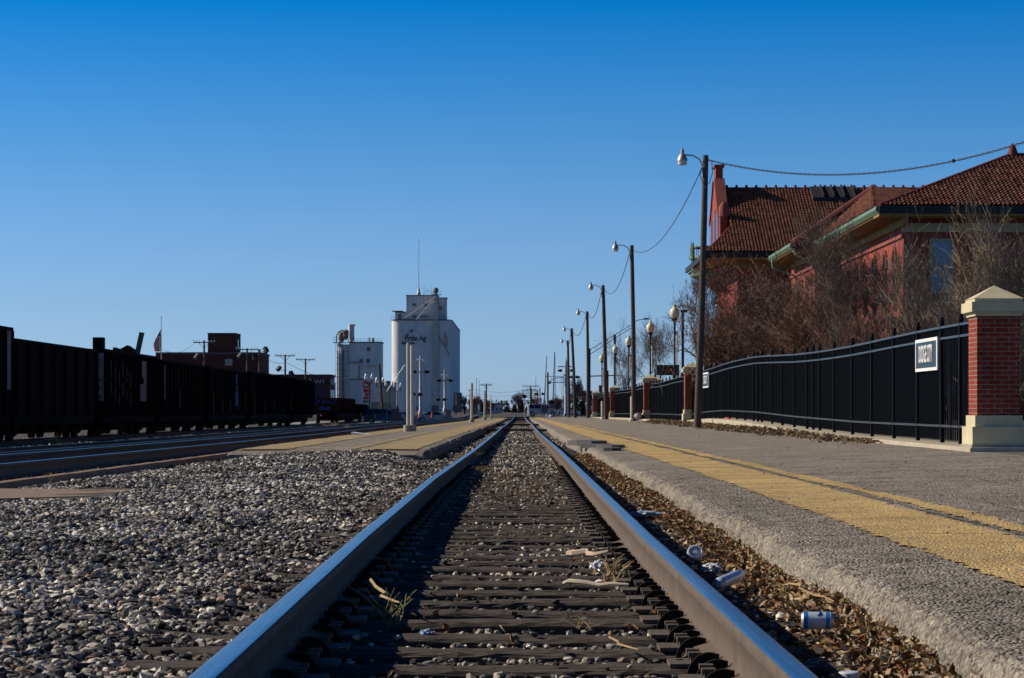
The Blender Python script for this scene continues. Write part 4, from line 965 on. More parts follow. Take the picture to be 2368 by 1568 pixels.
def arched_win(x, y, z0, w_, h, parent):       # in a wall facing the track
    b = MB(); arc = [(y+w_/2*math.cos(a), z0+h-w_/2+w_/2*1.5*math.sin(a)) for a in np.linspace(0, math.pi, 9)]
    b.prism([(y-w_/2, z0), (y+w_/2, z0)]+arc, 'x', x-.03, x-.004); f = b.build('window', m_slit, parent)
    b = MB(); ar = [(y+(w_/2+.13)*math.cos(a), z0+h-w_/2+(w_/2+.13)*1.5*math.sin(a)) for a in np.linspace(0, math.pi, 9)]
    for i in range(8): b.bar((x-.03, ar[i][0], ar[i][1]), (x-.03, ar[i+1][0], ar[i+1][1]), .12, .16)
    q = b.build('window_arch', m_depd, f); b = MB(); b.box(x-.09, x-.031, y-w_/2-.1, y+w_/2+.1, z0-.16, z0); b.build('window_sill', m_depd, f)
for y in (126.6, 128.2, 130.9, 132.4): arched_win(16.15, y, 5.4, .62, 2.4, dep)
for y in (105.5, 108.2, 111.5, 114.8, 117.5, 120.5, 122.8): arched_win(17.3, y, 5.4, .85, 2.3, dep)
for y in (106.5, 112, 117.5, 122): arched_win(17.3, y, 1.2, 1.1, 2.6, dep)
def win_front(xc_, z0, z1, w_, yw, parent):
    b = MB(); b.box(xc_-w_/2, xc_+w_/2, yw-.03, yw-.005, z0, z1); f = b.build('window', m_skypane, parent)
    b = MB()
    for q in ((xc_-w_/2-.08, xc_-w_/2, z0-.1, z1+.1), (xc_+w_/2, xc_+w_/2+.08, z0-.1, z1+.1), (xc_-w_/2, xc_+w_/2, z1, z1+.1), (xc_-w_/2, xc_+w_/2, z0-.1, z0), (xc_-w_/2, xc_+w_/2, (z0+z1)/2-.04, (z0+z1)/2+.04)): b.box(q[0], q[1], yw-.09, yw-.031, q[2], q[3])
    q = b.build('window_frame', m_cream, f)
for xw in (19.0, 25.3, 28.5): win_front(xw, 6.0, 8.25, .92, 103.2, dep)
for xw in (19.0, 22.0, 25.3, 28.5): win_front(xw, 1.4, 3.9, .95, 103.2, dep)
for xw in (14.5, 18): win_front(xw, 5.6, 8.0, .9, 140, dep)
# low theatre annex behind the left part
b = MB(); b.box(17, 34, 205, 240, -.3, 3.2); tag(b.build('low_brick_annex', M('dark_brick', (.13,.055,.045), .9)), 'low dark brick building seen between the bare trees left of the depot', 'building')

# ------------------------------------------------------------ bare trees
def seg_mesh(name, segs, mat, parent, n=3):
    A = np.array([s[0] for s in segs]); B = np.array([s[1] for s in segs]); r0 = np.array([s[2] for s in segs]); r1 = np.array([s[3] for s in segs])
    D = B-A; D /= np.linalg.norm(D, axis=1)[:, None]+1e-9
    ref = np.where(np.abs(D[:, 2:3]) < .9, np.array([[0, 0, 1.]]), np.array([[1., 0, 0]])); U = np.cross(D, ref); U /= np.linalg.norm(U, axis=1)[:, None]; W = np.cross(D, U)
    rings = []
    for (Q, r) in ((A, r0), (B, r1)):
        for j in range(n):
            t = 2*math.pi*j/n; rings.append(Q+(U*math.cos(t)+W*math.sin(t))*r[:, None])
    V = np.stack(rings, 1).reshape(-1, 3); m_ = len(segs)
    fb = np.array([(j, (j+1) % n, n+(j+1) % n, n+j) for j in range(n)])
    Fc = (fb[None]+2*n*np.arange(m_)[:, None, None]).reshape(-1, 4)
    return nmesh(name, V, Fc, mat, parent)
def bare_tree(label, loc, h, w_, seed, mat, levels=5, up=.35, tw=.008, r0=.14, trunk=.18, kids=(3, 5), group='bare trees behind the fence', name='bare_tree', flakes=0, stems=1, cap=26000):
    rnd = random.Random(seed); big = []; small = []
    from collections import deque
    Q = deque()
    for s in range(stems):
        d0 = Vector((rnd.gauss(0,.15), rnd.gauss(0,.15), 1)).normalized() if stems == 1 else Vector((rnd.gauss(0,.45), rnd.gauss(0,.45), 1)).normalized()
        Q.append((Vector((0,0,0)), d0, trunk+.25*(stems > 1), r0/(stems**.5), 0))
    while Q and len(small) < cap:
        p, d, L, r, lv = Q.popleft()
        nseg = 4 if lv < 3 else (3 if lv < levels else 2); q = p
        for i in range(nseg):
            d = (d+Vector((rnd.gauss(0, .17), rnd.gauss(0, .17), rnd.gauss(0, .12)+up*.2))).normalized()
            q2 = q+d*L/nseg; ra = max(tw, r*(1-.45*i/nseg)); rb_ = max(tw*.8, r*(1-.45*(i+1)/nseg))
            (big if lv <= 1 else small).append((q, q2, ra, rb_))
            if lv < levels and (i > 0 or lv > 0):
                nk = rnd.randint(*kids) if lv > 0 else rnd.randint(kids[0], kids[1]+1)
                for c_ in range(max(1, nk//2) if i < nseg-1 else nk):
                    ax = Vector((rnd.gauss(0,1), rnd.gauss(0,1), rnd.gauss(0,.5)+.25)).normalized()
                    Q.append((q2, (d*.75+ax*.75).normalized(), L*rnd.uniform(.5, .8), rb_*.62, lv+1))
            q = q2
    allp = np.array([s[1] for s in big+small]); zmax = np.percentile(allp[:, 2], 99.7); rx = np.percentile(np.abs(allp[:, 0]), 97.5); ry = np.percentile(np.abs(allp[:, 1]), 97.5)
    big = [(a_, b_, r_*.8, q_*.8) for a_, b_, r_, q_ in big]; small = [(a_, b_, r_*.82, q_*.82) for a_, b_, r_, q_ in small]
    S = np.array([w_/rx, w_/ry, h/zmax]); L0 = np.array(loc)
    def tf(ss): return [(np.array(a)*S+L0, np.array(b_)*S+L0, r_, q_) for a, b_, r_, q_ in ss]
    t = thing(name, label, 'tree', loc, group=group)
    seg_mesh('trunk', tf(big), m_bark if mat is not m_twigl else m_twigl, t, 5); ts = tf(small); seg_mesh('crown', ts, mat, t, 3)
    if flakes:
        rs_ = np.random.RandomState(seed); idx = rs_.randint(0, len(ts), flakes); A = np.array([ts[i][1] for i in idx]); n = flakes
        V = A[:, None]+rs_.normal(0, .022, (n, 4, 3)); fc = np.arange(n*4).reshape(n, 4)
        nmesh('seed_clusters', V.reshape(-1, 3), fc, m_leafg if False else M('seed_brown', (.20,.13,.085), .9, var=.3, isl=.5), t)
    return len(small)
def zb2(y): return float(I(y, ZCB))-.06
def tree_at(xpx, ytop, hw, d, label, seed, mat, **kw):
    k = d/F; x = (xpx-1201)*k; h = CAMZ+(947-ytop)*k-zb2(d)
    n = bare_tree(label, (x, d, zb2(d)), h, hw*k, seed, mat, **kw); print('tree', label[:30], n)
T_ = [(1735, 590, 140, 97, 'dense reddish brown bare tree right behind the nearest light pole', m_twigr, dict(tw=.008, up=.22, cap=26000, flakes=4000)),
(1855, 645, 120, 84, 'bare brown tree below the green gutter corner of the depot', m_twigr, dict(tw=.007, up=.3, cap=22000, flakes=3000)),
(1665, 700, 90, 88, 'low bushy bare tree just right of the nearest light pole', m_twigr, dict(tw=.0075, up=.2, cap=18000, flakes=3000)),
(1990, 490, 130, 64, 'tall bare tree with upright shoots in front of the pink depot wall', m_twig, dict(tw=.005, up=.5, cap=22000, r0=.1)),
(1920, 610, 130, 70, 'lower bare tree between the upright one and the gutter tree', m_twigr, dict(tw=.0055, up=.3, stems=2, cap=22000)),
(2120, 515, 115, 53, 'open multi stemmed bare tree in front of the blue window', m_twigl, dict(tw=.0048, up=.5, stems=3, levels=5, kids=(1,3), cap=7000, r0=.13)),
(2080, 620, 150, 58, 'low tangled bare shrub tree left of the open multi stemmed tree', m_twig, dict(tw=.0046, up=.25, stems=2, cap=15000)),
(2360, 455, 140, 46, 'dense pale twigged tree behind the nearest brick pillar', m_twigl, dict(tw=.0042, up=.18, stems=2, cap=20000)),
(2260, 655, 120, 43, 'low tangled pale shrub beside the nearest brick pillar', m_twigl, dict(tw=.0036, up=.2, stems=2, cap=14000)),
(1800, 720, 120, 78, 'low brown shrub tree filling the gap behind the long fence', m_twigr, dict(tw=.006, up=.15, stems=2, cap=16000)),
(2010, 700, 120, 60, 'low brown shrub tree behind the fence below the pink wall', m_twigr, dict(tw=.005, up=.15, stems=2, cap=16000)),
(2150, 680, 120, 49, 'low grey tangle behind the fence near the large name sign', m_twig, dict(tw=.004, up=.15, stems=2, cap=16000))]
for i_, (a_, b_, c_, d_, l_, m_, kw_) in enumerate(T_):
    kw_.setdefault('kids', (2,4)); kw_.setdefault('levels', 7); tree_at(a_, b_, c_, d_, l_, 40+i_, m_, trunk=.3, **kw_)
tree_at(1495, 735, 85, 262, 'large open grey bare tree between the globe lamps', 66, m_twig, tw=.011, trunk=.3, up=.4, kids=(2,3), levels=7, cap=11000, r0=.16)
tree_at(1440, 800, 42, 268, 'smaller bare tree left of the large open one', 67, m_twigr, tw=.011, trunk=.3, up=.35, kids=(2,3), levels=7, cap=6000, r0=.12)
tree_at(1628, 700, 45, 150, 'bare tree with arching twigs left of the nearest light pole', 68, m_twigr, tw=.007, trunk=.3, up=.3, kids=(2,3), levels=7, cap=8000, r0=.09)
tree_at(1560, 845, 50, 255, 'low dark bare tree behind the entrance sign', 69, m_twigr, tw=.011, trunk=.3, up=.3, kids=(2,3), levels=7, cap=5000, r0=.1)
# ------------------------------------------------------------ posts on the island platform
def white_post(xpx, y0, y1, k, label, r=.1, fr=.2):
    Bp = P(xpx, y1, k); h = (y1-y0)*k; t = thing('platform_post', label, 'post', Bp, group='tall cream posts on the island platform')
    b = MB(); b.prism([(Bp.x+r*math.cos(a), Bp.y+r*math.sin(a)) for a in np.linspace(0, 2*math.pi, 17)[:-1]], 'z', Bp.z+.2, Bp.z+h); b.build('post', m_wpost, t, smooth=True)
    b = MB(); b.lathe([(fr,-.1),(fr,.19),(fr-.01,.23),(.001,.24)], Bp, 20); b.build('concrete_footing', m_conc, t, smooth=True)
white_post(943.7, 793, 999, .0147, 'taller left post of the nearest pair on the island platform', .055, .16)
white_post(952.6, 799, 998, .0152, 'right post of the nearest pair on the island platform', .055, .16)
white_post(1091, 886, 976.5, .0333, 'single cream post on the island platform right of the pair', .10)
white_post(1120.5, 905, 971, .0454, 'second single cream post on the island platform', .085)
white_post(1135, 915, 967.8, .057, 'farthest cream post at the end of the island platform', .065)
b = MB(); b.box(-4.85, -4.3, 66, 67.2, -.07, -.03); o = b.build('paper_scrap', m_white); tag(o, 'flat white scrap lying at the left edge of the island platform', 'paper')
o.data.transform(Matrix.Translation((-4.6, 66.6, -.05))@Matrix.Rotation(R(8), 4, 'Y')@Matrix.Translation((4.6, -66.6, .05)))

# ------------------------------------------------------------ freight cars
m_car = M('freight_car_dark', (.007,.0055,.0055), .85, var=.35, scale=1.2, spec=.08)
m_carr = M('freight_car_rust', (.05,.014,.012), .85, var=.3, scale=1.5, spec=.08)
m_pale = M('faded_pale_panel', (.26,.21,.21), .85, var=.35, scale=5, stretch=(1,1,.3))
m_graf = M('blue_graffiti', (.04,.08,.30), .8, var=.4, scale=6)
NX, FXX = -18.85, -21.85
def gondola(y0, y1, ztop, label, ribs=1.15, high=False, end_label=None, mat=None, zrail=None):
    mat = mat or m_car; ym = (y0+y1)/2; zr_ = float(zr(ym))-.42
    t = thing('freight_car', label, 'freight car', (-20.35, ym, zr_), group='dark freight cars in a row')
    fl = zr_+1.05; th = .12
    b = MB(); b.box(NX-th, NX, y0, y1, fl, ztop-.12); b.box(FXX, FXX+th, y0, y1, fl, ztop-.12); b.box(FXX+th, NX-th, y0, y0+th, fl, ztop-.12); b.box(FXX+th, NX-th, y1-th, y1, fl, ztop-.12); b.box(FXX+th, NX-th, y0+th, y1-th, fl, fl+.12)
    n = max(2, int((y1-y0)/ribs))
    for i in range(n+1):
        y = y0+.1+(y1-y0-.2)*i/n; b.prism([(NX, y-.09), (NX+.11, y-.045), (NX+.11, y+.045), (NX, y+.09)], 'z', fl-.1, ztop-.121)
    for x in np.linspace(FXX+.3, NX-.3, 5): b.box(x-.06, x+.06, y0-.12, y0-.001, fl, ztop-.13)
    b.build('body', mat, t)
    b = MB(); b.box(NX-.14, NX+.06, y0-.04, y1+.04, ztop-.12, ztop); b.box(FXX-.06, FXX+.14, y0-.04, y1+.04, ztop-.12, ztop); b.box(FXX+.14, NX-.14, y0-.04, y0+.12, ztop-.12, ztop); b.box(FXX+.14, NX-.14, y1-.12, y1+.04, ztop-.12, ztop)
    b.build('top_chord', mat, t)
    b = MB(); b.box(NX-.25, NX-.05, y0+.1, y1-.1, fl-.32, fl-.001)
    nb_ = 3; w0_ = (y1-y0-7.2)/nb_
    for i_ in range(nb_ if w0_ > .8 else 0):
        ya_ = y0+3.6+i_*w0_; b.prism([(ya_+.02, fl-.321), (ya_+w0_-.02, fl-.321), (ya_+w0_*.78, zr_+.28), (ya_+w0_*.22, zr_+.28)], 'x', -21.2, -19.3)
    b.box(NX-.3, NX-.1, y0+.3, y1-.3, zr_+.62, fl-.321); b.box(-20.6, -20.1, y0-.5, y1+.5, fl-.35, fl-.02); b.build('side_sill', mat, t)
    b = MB(); 
    for z in np.arange(fl, fl+1.6, .38): b.box(NX+.02, NX+.16, y0+.05, y0+.45, z, z+.03); b.box(NX-.5, NX-.05, y0-.2, y0-.16, z, z+.03)
    b.bar((NX+.15, y0+.06, fl-.2), (NX+.15, y0+.06, fl+1.6), .03); b.build('ladder', m_galv if high else mat, t)
    for s in (y0+1.9, y1-1.9):
        b = MB(); b.prism([(s-1.25, zr_+.5), (s-.9, zr_+.62), (s-.35, zr_+.62), (s-.3, zr_+.35), (s+.3, zr_+.35), (s+.35, zr_+.62), (s+.9, zr_+.62), (s+1.25, zr_+.5), (s+1.1, zr_+.32), (s+.5, zr_+.2), (s-.5, zr_+.2), (s-1.1, zr_+.32)], 'x', NX-.62, NX-.5)
        b.box(-21.3, -19.5, s-.15, s+.15, zr_+.45, fl-.3); bo = b.build('bogie', mat, t)
        for yy in (s-.87, s+.87):
            for xx in (-19.6, -21.1):
                w_ = MB(); w_.tube([(xx-.09, yy, zr_+.45), (xx-.06, yy, zr_+.45), (xx-.06, yy, zr_+.44), (xx+.05, yy, zr_+.44)], [.46,.46,.43,.43], 20); w_.build('wheel', m_black, bo)
    b = MB(); b.box(-20.5, -20.2, y0-.75, y0-.3, zr_+.7, zr_+.95); b.build('coupler', mat, t)
    return t, fl
def zt(x, y, X=-19): k = X/(x-1201); return CAMZ+(947-y)*k
# X = -18.85 near side; distance = 18.85*5300/(1201-x)
def dd_(x, X=18.85): return X*F/(1201-x)
cars = []
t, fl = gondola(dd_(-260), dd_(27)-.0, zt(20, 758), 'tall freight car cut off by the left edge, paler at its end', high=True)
b = MB(); b.box(NX+.002, NX+.03, dd_(27)-1.05, dd_(27)-.25, fl+.9, zt(20, 758)-.13); b.build('pale_end_panel', m_pale, t)
spec = [(33, 229, 786, 795, 'first long low freight car from the left edge, wholly dark', None), (241, 364, 796, 805, 'freight car with pale corner and scrap timbers sticking out on top', None), (372, 476, 812, 0, 'freight car below the hanging flag', None), (482, 573, 0, 0, 'freight car with blue graffiti on its side', None), (580, 676, 0, 0, 'freight car behind which the tall red building ends', None), (684, 724, 0, 0, 'last of the high dark freight cars', None)]
for i, (xa, xb, ya, yb, lab, _) in enumerate(spec):
    y0, y1 = dd_(xa), dd_(xb)
    if i == 5: y0, y1 = dd_(682), dd_(727)
    zt_c = [3.32, 3.42, 3.30, 3.28, 3.35, 3.30][i]
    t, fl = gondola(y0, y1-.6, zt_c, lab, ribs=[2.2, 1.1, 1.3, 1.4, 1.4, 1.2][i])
    cars.append((t, fl, y0, y1-.6, zt_c))
t, fl, y0, y1, z1 = cars[1]
b = MB(); b.box(NX-.6, NX+.0, y0-.16, y0-.125, fl+.6, z1-.2); b.box(NX+.001, NX+.02, y0+.1, y0+.35, z1-1.9, z1-.2); b.build('pale_end_panel', m_pale, t)
b = MB(); ye = y0+(y1-y0)*.66
b.box(NX+.112, NX+.125, ye, ye+1.3, z1-1.2, z1-.35); b.box(NX+.112, NX+.125, ye-.5, ye+1.3, z1-2.35, z1-1.5); b.box(NX+.112, NX+.125, ye+.55, ye+1.3, z1-1.5, z1-1.2); b.build('painted_panel', m_pale, t)
b = MB()
for i in range(6):
    y = y0+1.1+i*1.05; z = z1-.5-.25*(i % 3); b.box(NX+.112, NX+.122, y-.03, y+.03, z-.75, z); b.box(NX+.112, NX+.122, y-.03, y+.03, z-1.6, z-1.0)
b.build('paint_marks', m_pale, t)
text_mesh('lettering', '933', .34, m_dark, t, (NX-.9, y0-.13, z1-.35), (R(90), 0, 0), sx=1.1)
b = MB(); b.box(NX-1.6, NX-.65, y0-.128, y0-.122, z1-.6, z1-.14); b.build('pale_end_panel', m_pale, t)
m_board = M('scrap_board', (.16,.12,.08), .9, var=.3, scale=4)
b = MB(); b.bar((-19.4, y0+11.2, 2.6), (-19.1, y0+11.9, 4.55), .26, .07); b.build('scrap_board', m_board); tag(C.objects[-1] if False else bpy.data.objects['scrap_board'], 'long slanted board sticking up out of a dark freight car', 'board')
b = MB(); b.box(-19.6, -19.15, y0+1.2, y0+1.9, 2.3, 3.98); tag(b.build('crate', m_car), 'square dark block on the freight car with the pale corner', 'crate')
b = MB(); b.prism([(-19.7, 2.5), (-19.0, 2.5), (-19.0, 3.62), (-19.3, 3.82), (-19.7, 3.6)], 'y', y0+8.6, y0+9.5); tag(b.build('scrap_piece', m_car), 'dark peaked lump of scrap beside the slanted board', 'scrap')
b = MB(); b.prism([(-19.8, 2.5), (-19.0, 2.5), (-19.2, 3.55), (-19.5, 3.66)], 'y', y0+6.0, y0+7.0); tag(b.build('scrap_piece', m_car), 'smaller dark lump of scrap left of the peaked one', 'scrap')
t, fl, y0, y1, z1 = cars[2]
b = MB(); b.box(NX+.112, NX+.122, y0+.5, y0+.8, z1-2.1, z1-.3); b.box(NX+.112, NX+.122, y0+6, y0+6.12, z1-2.6, z1-1.6); b.build('paint_marks', m_pale, t)
t, fl, y0, y1, z1 = cars[3]
b = MB(); ym = y0+(y1-y0)*.62; b.box(NX+.112, NX+.122, ym, ym+1.7, z1-2.4, z1-1.5); b.box(NX+.112, NX+.122, ym+.5, ym+1.3, z1-1.5, z1-1.0); b.box(NX+.112, NX+.122, ym+.4, ym+1.2, z1-.9, z1-.25); b.build('graffiti', m_graf, t)
m_yl = M('reflector_yellow', (.35,.25,.06), .6)
for ci in (3, 4):
    t, fl, y0, y1, z1 = cars[ci]; b = MB()
    for i in range(5):
        y = y0+1.5+(y1-y0-3)*i/4; b.box(NX+.112, NX+.122, y-.03, y+.03, fl+.1, fl+(.9 if i not in (0,4) else 1.4))
    b.build('yellow_marks', m_yl, t)
t, fl, y0, y1, z1 = cars[4]
b = MB(); b.box(NX+.002, NX+.05, y0+.0, y0+1.0, z1-2.3, z1-.2); b.build('red_corner', m_carr, t)
# low cars at the far end
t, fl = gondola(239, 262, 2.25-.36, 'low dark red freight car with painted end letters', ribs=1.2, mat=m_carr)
text_mesh('lettering', 'TOP ROLLO', .62, m_graf, t, (-20.35, 238.85, 1.45), (R(90), 0, 0), sx=.8)
text_mesh('graffiti', 'OSAGE', .45, m_graf, t, (-20.3, 238.82, .75), (R(90), 0, 0), sx=.8, bold=.03)
t, fl = gondola(264, 284, 1.3, 'lowest freight car at the far end of the row', ribs=1.0)
b = MB(); b.lathe([(.16,0),(.16,.05),(.10,.08),(.03,.42),(.001,.44)], (-19.15, 95, -.74), 8); tag(b.build('yellow_marker', m_yl), 'small yellow marker standing under the first long freight car', 'marker')

# ------------------------------------------------------------ flag
k = .055; Bp = P(373, 960, k); Tp = P(373, 735, k); t = thing('flagpole', 'flagpole with a limp striped flag above the freight cars', 'flagpole', Bp)
b = MB(); b.tube([Bp, Tp], [.07, .04], 8); b.lathe([(.001,0),(.1,.06),(.1,.14),(.001,.2)], Tp, 8); b.build('pole', m_galv, t, smooth=True)
def flag_strip(name, f0, f1, z0a, z1a, mat):
    top = P(373, 761, k); bot = P(373, 813, k); H = top.z-bot.z; b = MB(); N = 14; vs = []
    for j in range(N+1):
        z = top.z-H*(z0a+(z1a-z0a)*j/N); q = z0a+(z1a-z0a)*j/N
        wd = .2+1.0*min(1, q*1.6)*(1-.25*q)
        for f in (f0, f1): vs.append((top.x-.08-wd*f*.85, top.y+.14*math.sin(f*16+q*3), z-.35*f*(1-q)))
    b.add(vs, [(2*j, 2*j+1, 2*j+3, 2*j+2) for j in range(N)]); b.build(name, mat, t)
for i in range(9): flag_strip('stripe', i/9, (i+1)/9, 0.0 if i < 0 else .30, 1.0, m_red if i % 2 == 0 else m_white)
flag_strip('canton', 0, .95, 0, .30, m_navy)

# ------------------------------------------------------------ utility poles with crossarms and floodlights
def util_pole(x, ytop, k, label, arm=1.5, lights=((-1, .9),), yarm=5, arms=1, ybase=962, grp='utility poles beyond the freight cars'):
    Bp = P(x, ybase, k); Tp = P(x, ytop, k); t = thing('utility_pole', label, 'utility pole', Bp, group=grp)
    b = MB(); b.tube([Bp, Tp], [.19, .13], 8); b.build('pole', m_pole, t, smooth=True)
    for a in range(arms):
        z = Tp.z-yarm*k-a*1.1; b = MB(); b.box(Tp.x-arm, Tp.x+arm, Tp.y-.2, Tp.y-.1, z-.07, z+.07)
        for s in (-1, 1): b.bar((Tp.x+s*arm*.5, Tp.y-.15, z-.05), (Tp.x, Tp.y-.15, z-.8), .05)
        b.build('crossarm', m_pole, t)
        for s in ((-.96, -.7, -.45, .45, .7, .96) if arm > .5 else ()):
            b = MB(); b.lathe([(.04,.07),(.04,.15),(.08,.17),(.07,.27),(.001,.30)], (Tp.x+s*arm, Tp.y-.15, z), 7); b.build('insulator', m_plastb, t)
    for s, dz in lights:
        c = Vector((Tp.x+s*1.0, Tp.y-.2, Tp.z-dz-2.0)); b = MB()
        b.bar(c+Vector((-s*.95, .1, -.25)), c+Vector((0, 0, -.2)), .07)
        b.build('bracket', m_dark, t)
        b = MB(); ax = Vector((s*.45, -.45, -.75)).normalized(); b.bar(c-ax*.45, c+ax*.35, .55, .5); f = b.build('floodlight', m_dark, t)
        b = MB(); b.bar(c+ax*.351, c+ax*.37, .5, .44); b.build('lens', m_glassd, f)
util_pole(472, 787, .06, 'utility pole left of the tall red brick tower', lights=((-1, .3),))
util_pole(571.5, 805.5, .062, 'utility pole with twin floodlights in front of the red brick building', arm=1.55, lights=((-1, -.9), (1, -.7)), yarm=3)
util_pole(599.5, 808, .062, 'pole without crossarm carrying floodlights at its top', arm=.3, lights=((1, -1.9),), yarm=1)
util_pole(659.5, 820, .067, 'utility pole standing free right of the red brick building', arm=1.55, lights=((-1, .2), (1, 1.0)), yarm=3)
util_pole(706.5, 829, .073, 'utility pole nearest the painted company building', arm=1.6, lights=((1, 1.6),), yarm=3)
cable(P(600, 818, .062), P(659.5, 838, .067), .6, .03, 'drooping line between the two floodlit poles', grp='thin overhead lines')
cable(P(659.5, 836, .067), P(800, 868, .085), 1.2, .03, 'thin line running from the free standing pole toward the feed mill', grp='thin overhead lines')
cable(P(376, 808, .06), P(448, 795, .06), .8, .02, 'faint line between flagpole and first utility pole', grp='thin overhead lines')

# ------------------------------------------------------------ brick buildings at the left
m_rb = M('old_red_brick', (.105,.030,.028), .9, var=.16, scale=1.2)
m_rb2 = M('old_brown_brick', (.115,.040,.045), .9, var=.16, scale=1)
m_gold = M('faded_gold_letters', (.125,.075,.028), .9, var=.25, scale=1.5)
m_stonec = M('stone_course', (.16,.12,.13), .9)
k = .1; G = -2.2
t = thing('brick_warehouse', 'tall dark red brick warehouse with faded wall lettering on its tower', 'building', P(480, 945, k))
q = P(360, 815.5, k); e = P(597, 815.5, k); b = MB(); b.box(q.x, e.x, 530, 553, G, q.z); b.build('wall', m_rb, t)
b = MB(); b.box(q.x, e.x+.15, 529.8, 529.999, q.z-.35, q.z+.1); b.box(e.x+.001, e.x+.2, 530, 553, q.z-.35, q.z+.1); b.build('cornice', m_stonec, t)
a0 = P(481, 772, k); a1 = P(546, 816, k); b = MB(); b.box(a0.x, a1.x, 529.6, 538.6, a1.z+.1, a0.z); b.build('tower', m_rb, t)
b = MB(); b.box(a0.x-.1, a1.x+.1, 529.4, 538.8, a0.z+.001, a0.z+.2); b.build('tower_coping', m_dark, t)
b = MB(); b.box(a1.x+.001, a1.x+.06, 533, 534.3, a0.z-3.2, a0.z-1.3); b.build('tower_window', m_glassd, t)
text_mesh('wall_lettering', 'WESTERN', 1.25, m_gold, t, ((a0.x+a1.x)/2, 529.58, a0.z-.9), (R(90), 0, 0), sx=.82, ext=.01, bold=.03)
text_mesh('wall_lettering', 'DEERE', 1.5, m_gold, t, ((a0.x+a1.x)/2+.1, 529.58, a0.z-2.2), (R(90), 0, 0), sx=1.05, ext=.01, bold=.03)
b = MB(); b.box((a0.x+a1.x)/2-1.9, (a0.x+a1.x)/2+1.6, 529.57, 529.599, a0.z-3.1, a0.z-3.0); b.build('wall_stripe', m_gold, t)
for xa in (524, 545): 
    w0 = P(xa, 836, k); 
w0 = P(529, 838, k); b = MB(); b.box(w0.x-.85, w0.x+.85, 529.9, 529.98, w0.z-.75, w0.z+.75); f = b.build('window', m_pane, t)
b = MB(); b.box(w0.x-.95, w0.x+.95, 529.86, 529.89, w0.z-.06, w0.z+.02); b.build('window_bar', m_stonec, f)
q = P(590, 808.5, k); b = MB(); b.box(e.x-6, e.x-.4, 548, 553, P(0,815.5,k).z+.001, q.z-.2); b.build('stair_parapet', m_rb2, t)
for i in range(3):
    b = MB(); y = 535+i*5.5; b.box(e.x+.001, e.x+.07, y, y+1.4, 4.6, 7.2); b.build('side_window', m_glassd, t)
k = .09; t = thing('company_building', 'low red brick corner building with white letters on a black band', 'building', P(730, 945, k))
q = P(672, 868, k); e = P(763, 868, k); b = MB(); b.box(q.x-14, e.x, 477, 489, G, q.z-.0); b.build('wall', m_rb2, t)
b = MB(); b.box(q.x-14, e.x+.2, 476.8, 476.999, q.z-.2, q.z+.2); b.box(e.x+.001, e.x+.2, 477, 489, q.z-.2, q.z+.2); b.box(q.x-14, e.x+.12, 476.85, 476.999, q.z-2.0, q.z-1.86); b.build('cornice', m_rb, t)
b = MB(); b.box(q.x-14, e.x-.25, 476.9, 476.999, q.z-1.85, q.z-.72); b.box(e.x+.001, e.x+.05, 477.8, 488.5, q.z-1.85, q.z-.72); b.build('sign_band', m_dark, t)
text_mesh('lettering', 'COMPANY', 1.08, m_wpost, t, (e.x-1.0, 476.88, q.z-1.3), (R(90), 0, 0), sx=1.25, ext=.01, align='RIGHT')
for xx in (715, 738):
    c = P(xx, 905, k); b = MB(); b.box(c.x-.85, c.x+.85, 476.95, 476.995, c.z-1.4, c.z+1.6); f = b.build('window', M('boarded_window', (.07,.045,.07), .8, var=.1) if xx == 715 else bpy.data.materials['boarded_window'], t)
b = MB(); b.box(e.x+.001, e.x+.08, 478.4, 482, q.z-5.6, q.z-3.0); b.box(e.x+.001, e.x+.08, 483.5, 487.4, q.z-5.6, q.z-3.0); b.build('side_panel', m_plast, t)

# ------------------------------------------------------------ feed mill
m_cw = M('whitewashed_concrete', (.74,.74,.73), .85, var=.14, scale=.8, stretch=(1,1,.12), bump=.01, bscale=2)
m_cw2 = M('whitewashed_stained', (.62,.60,.55), .85, var=.22, scale=1.2, stretch=(1,1,.15))
m_shed = M('white_metal_siding', (.72,.72,.70), .6, var=.06, scale=.6)
m_machine = M('grimy_machinery', (.22,.20,.18), .7, var=.4, scale=1.5)
k = .11; YM = F*k
t = thing('feed_mill', 'white concrete feed mill tower with bright vertical bins on its left side', 'feed mill', P(845, 945, k))
q0 = P(807.5, 792.5, k); q1 = P(881, 792.5, k)
b = MB(); b.box(q0.x, q1.x, YM, YM+9, G, q0.z); b.build('tower', m_cw, t)
b = MB(); b.box(q0.x-.1, q1.x+.25, YM-.2, YM+9.2, q0.z+.001, q0.z+.25); b.build('roof_slab', m_dark, t)
for xx, yy in ((852.5, 807), (835.5, 834.5), (851, 834.5)):
    c = P(xx, yy, k); b = MB(); b.box(c.x-.45, c.x+.45, YM-.06, YM-.005, c.z-.5, c.z+.5); f = b.build('window', m_glassd, t); b = MB(); b.box(c.x-.5, c.x+.5, YM-.12, YM-.061, c.z-.6, c.z-.5); b.build('sill', m_cw2, f)
b = MB()
for x in np.linspace(q0.x+1.2, q1.x, 9): b.bar((x, YM+.2, q0.z+.25), (x, YM+.2, q0.z+1.0), .05)
for zz in (.62, 1.0): b.bar((q0.x+1.2, YM+.2, q0.z+zz), (q1.x, YM+.2, q0.z+zz), .05)
b.build('roof_railing', m_galv, t)
b = MB(); b.lathe([(.2,0),(.2,.9),(.28,.95),(.28,1.05),(.001,1.2)], (q0.x+4.9, YM+3, q0.z+.25), 8); b.lathe([(.28,0),(.28,.9),(.35,1.0),(.001,1.1)], (q0.x+5.9, YM+3, q0.z+.25), 8); b.build('roof_vents', m_galv, t, smooth=True)
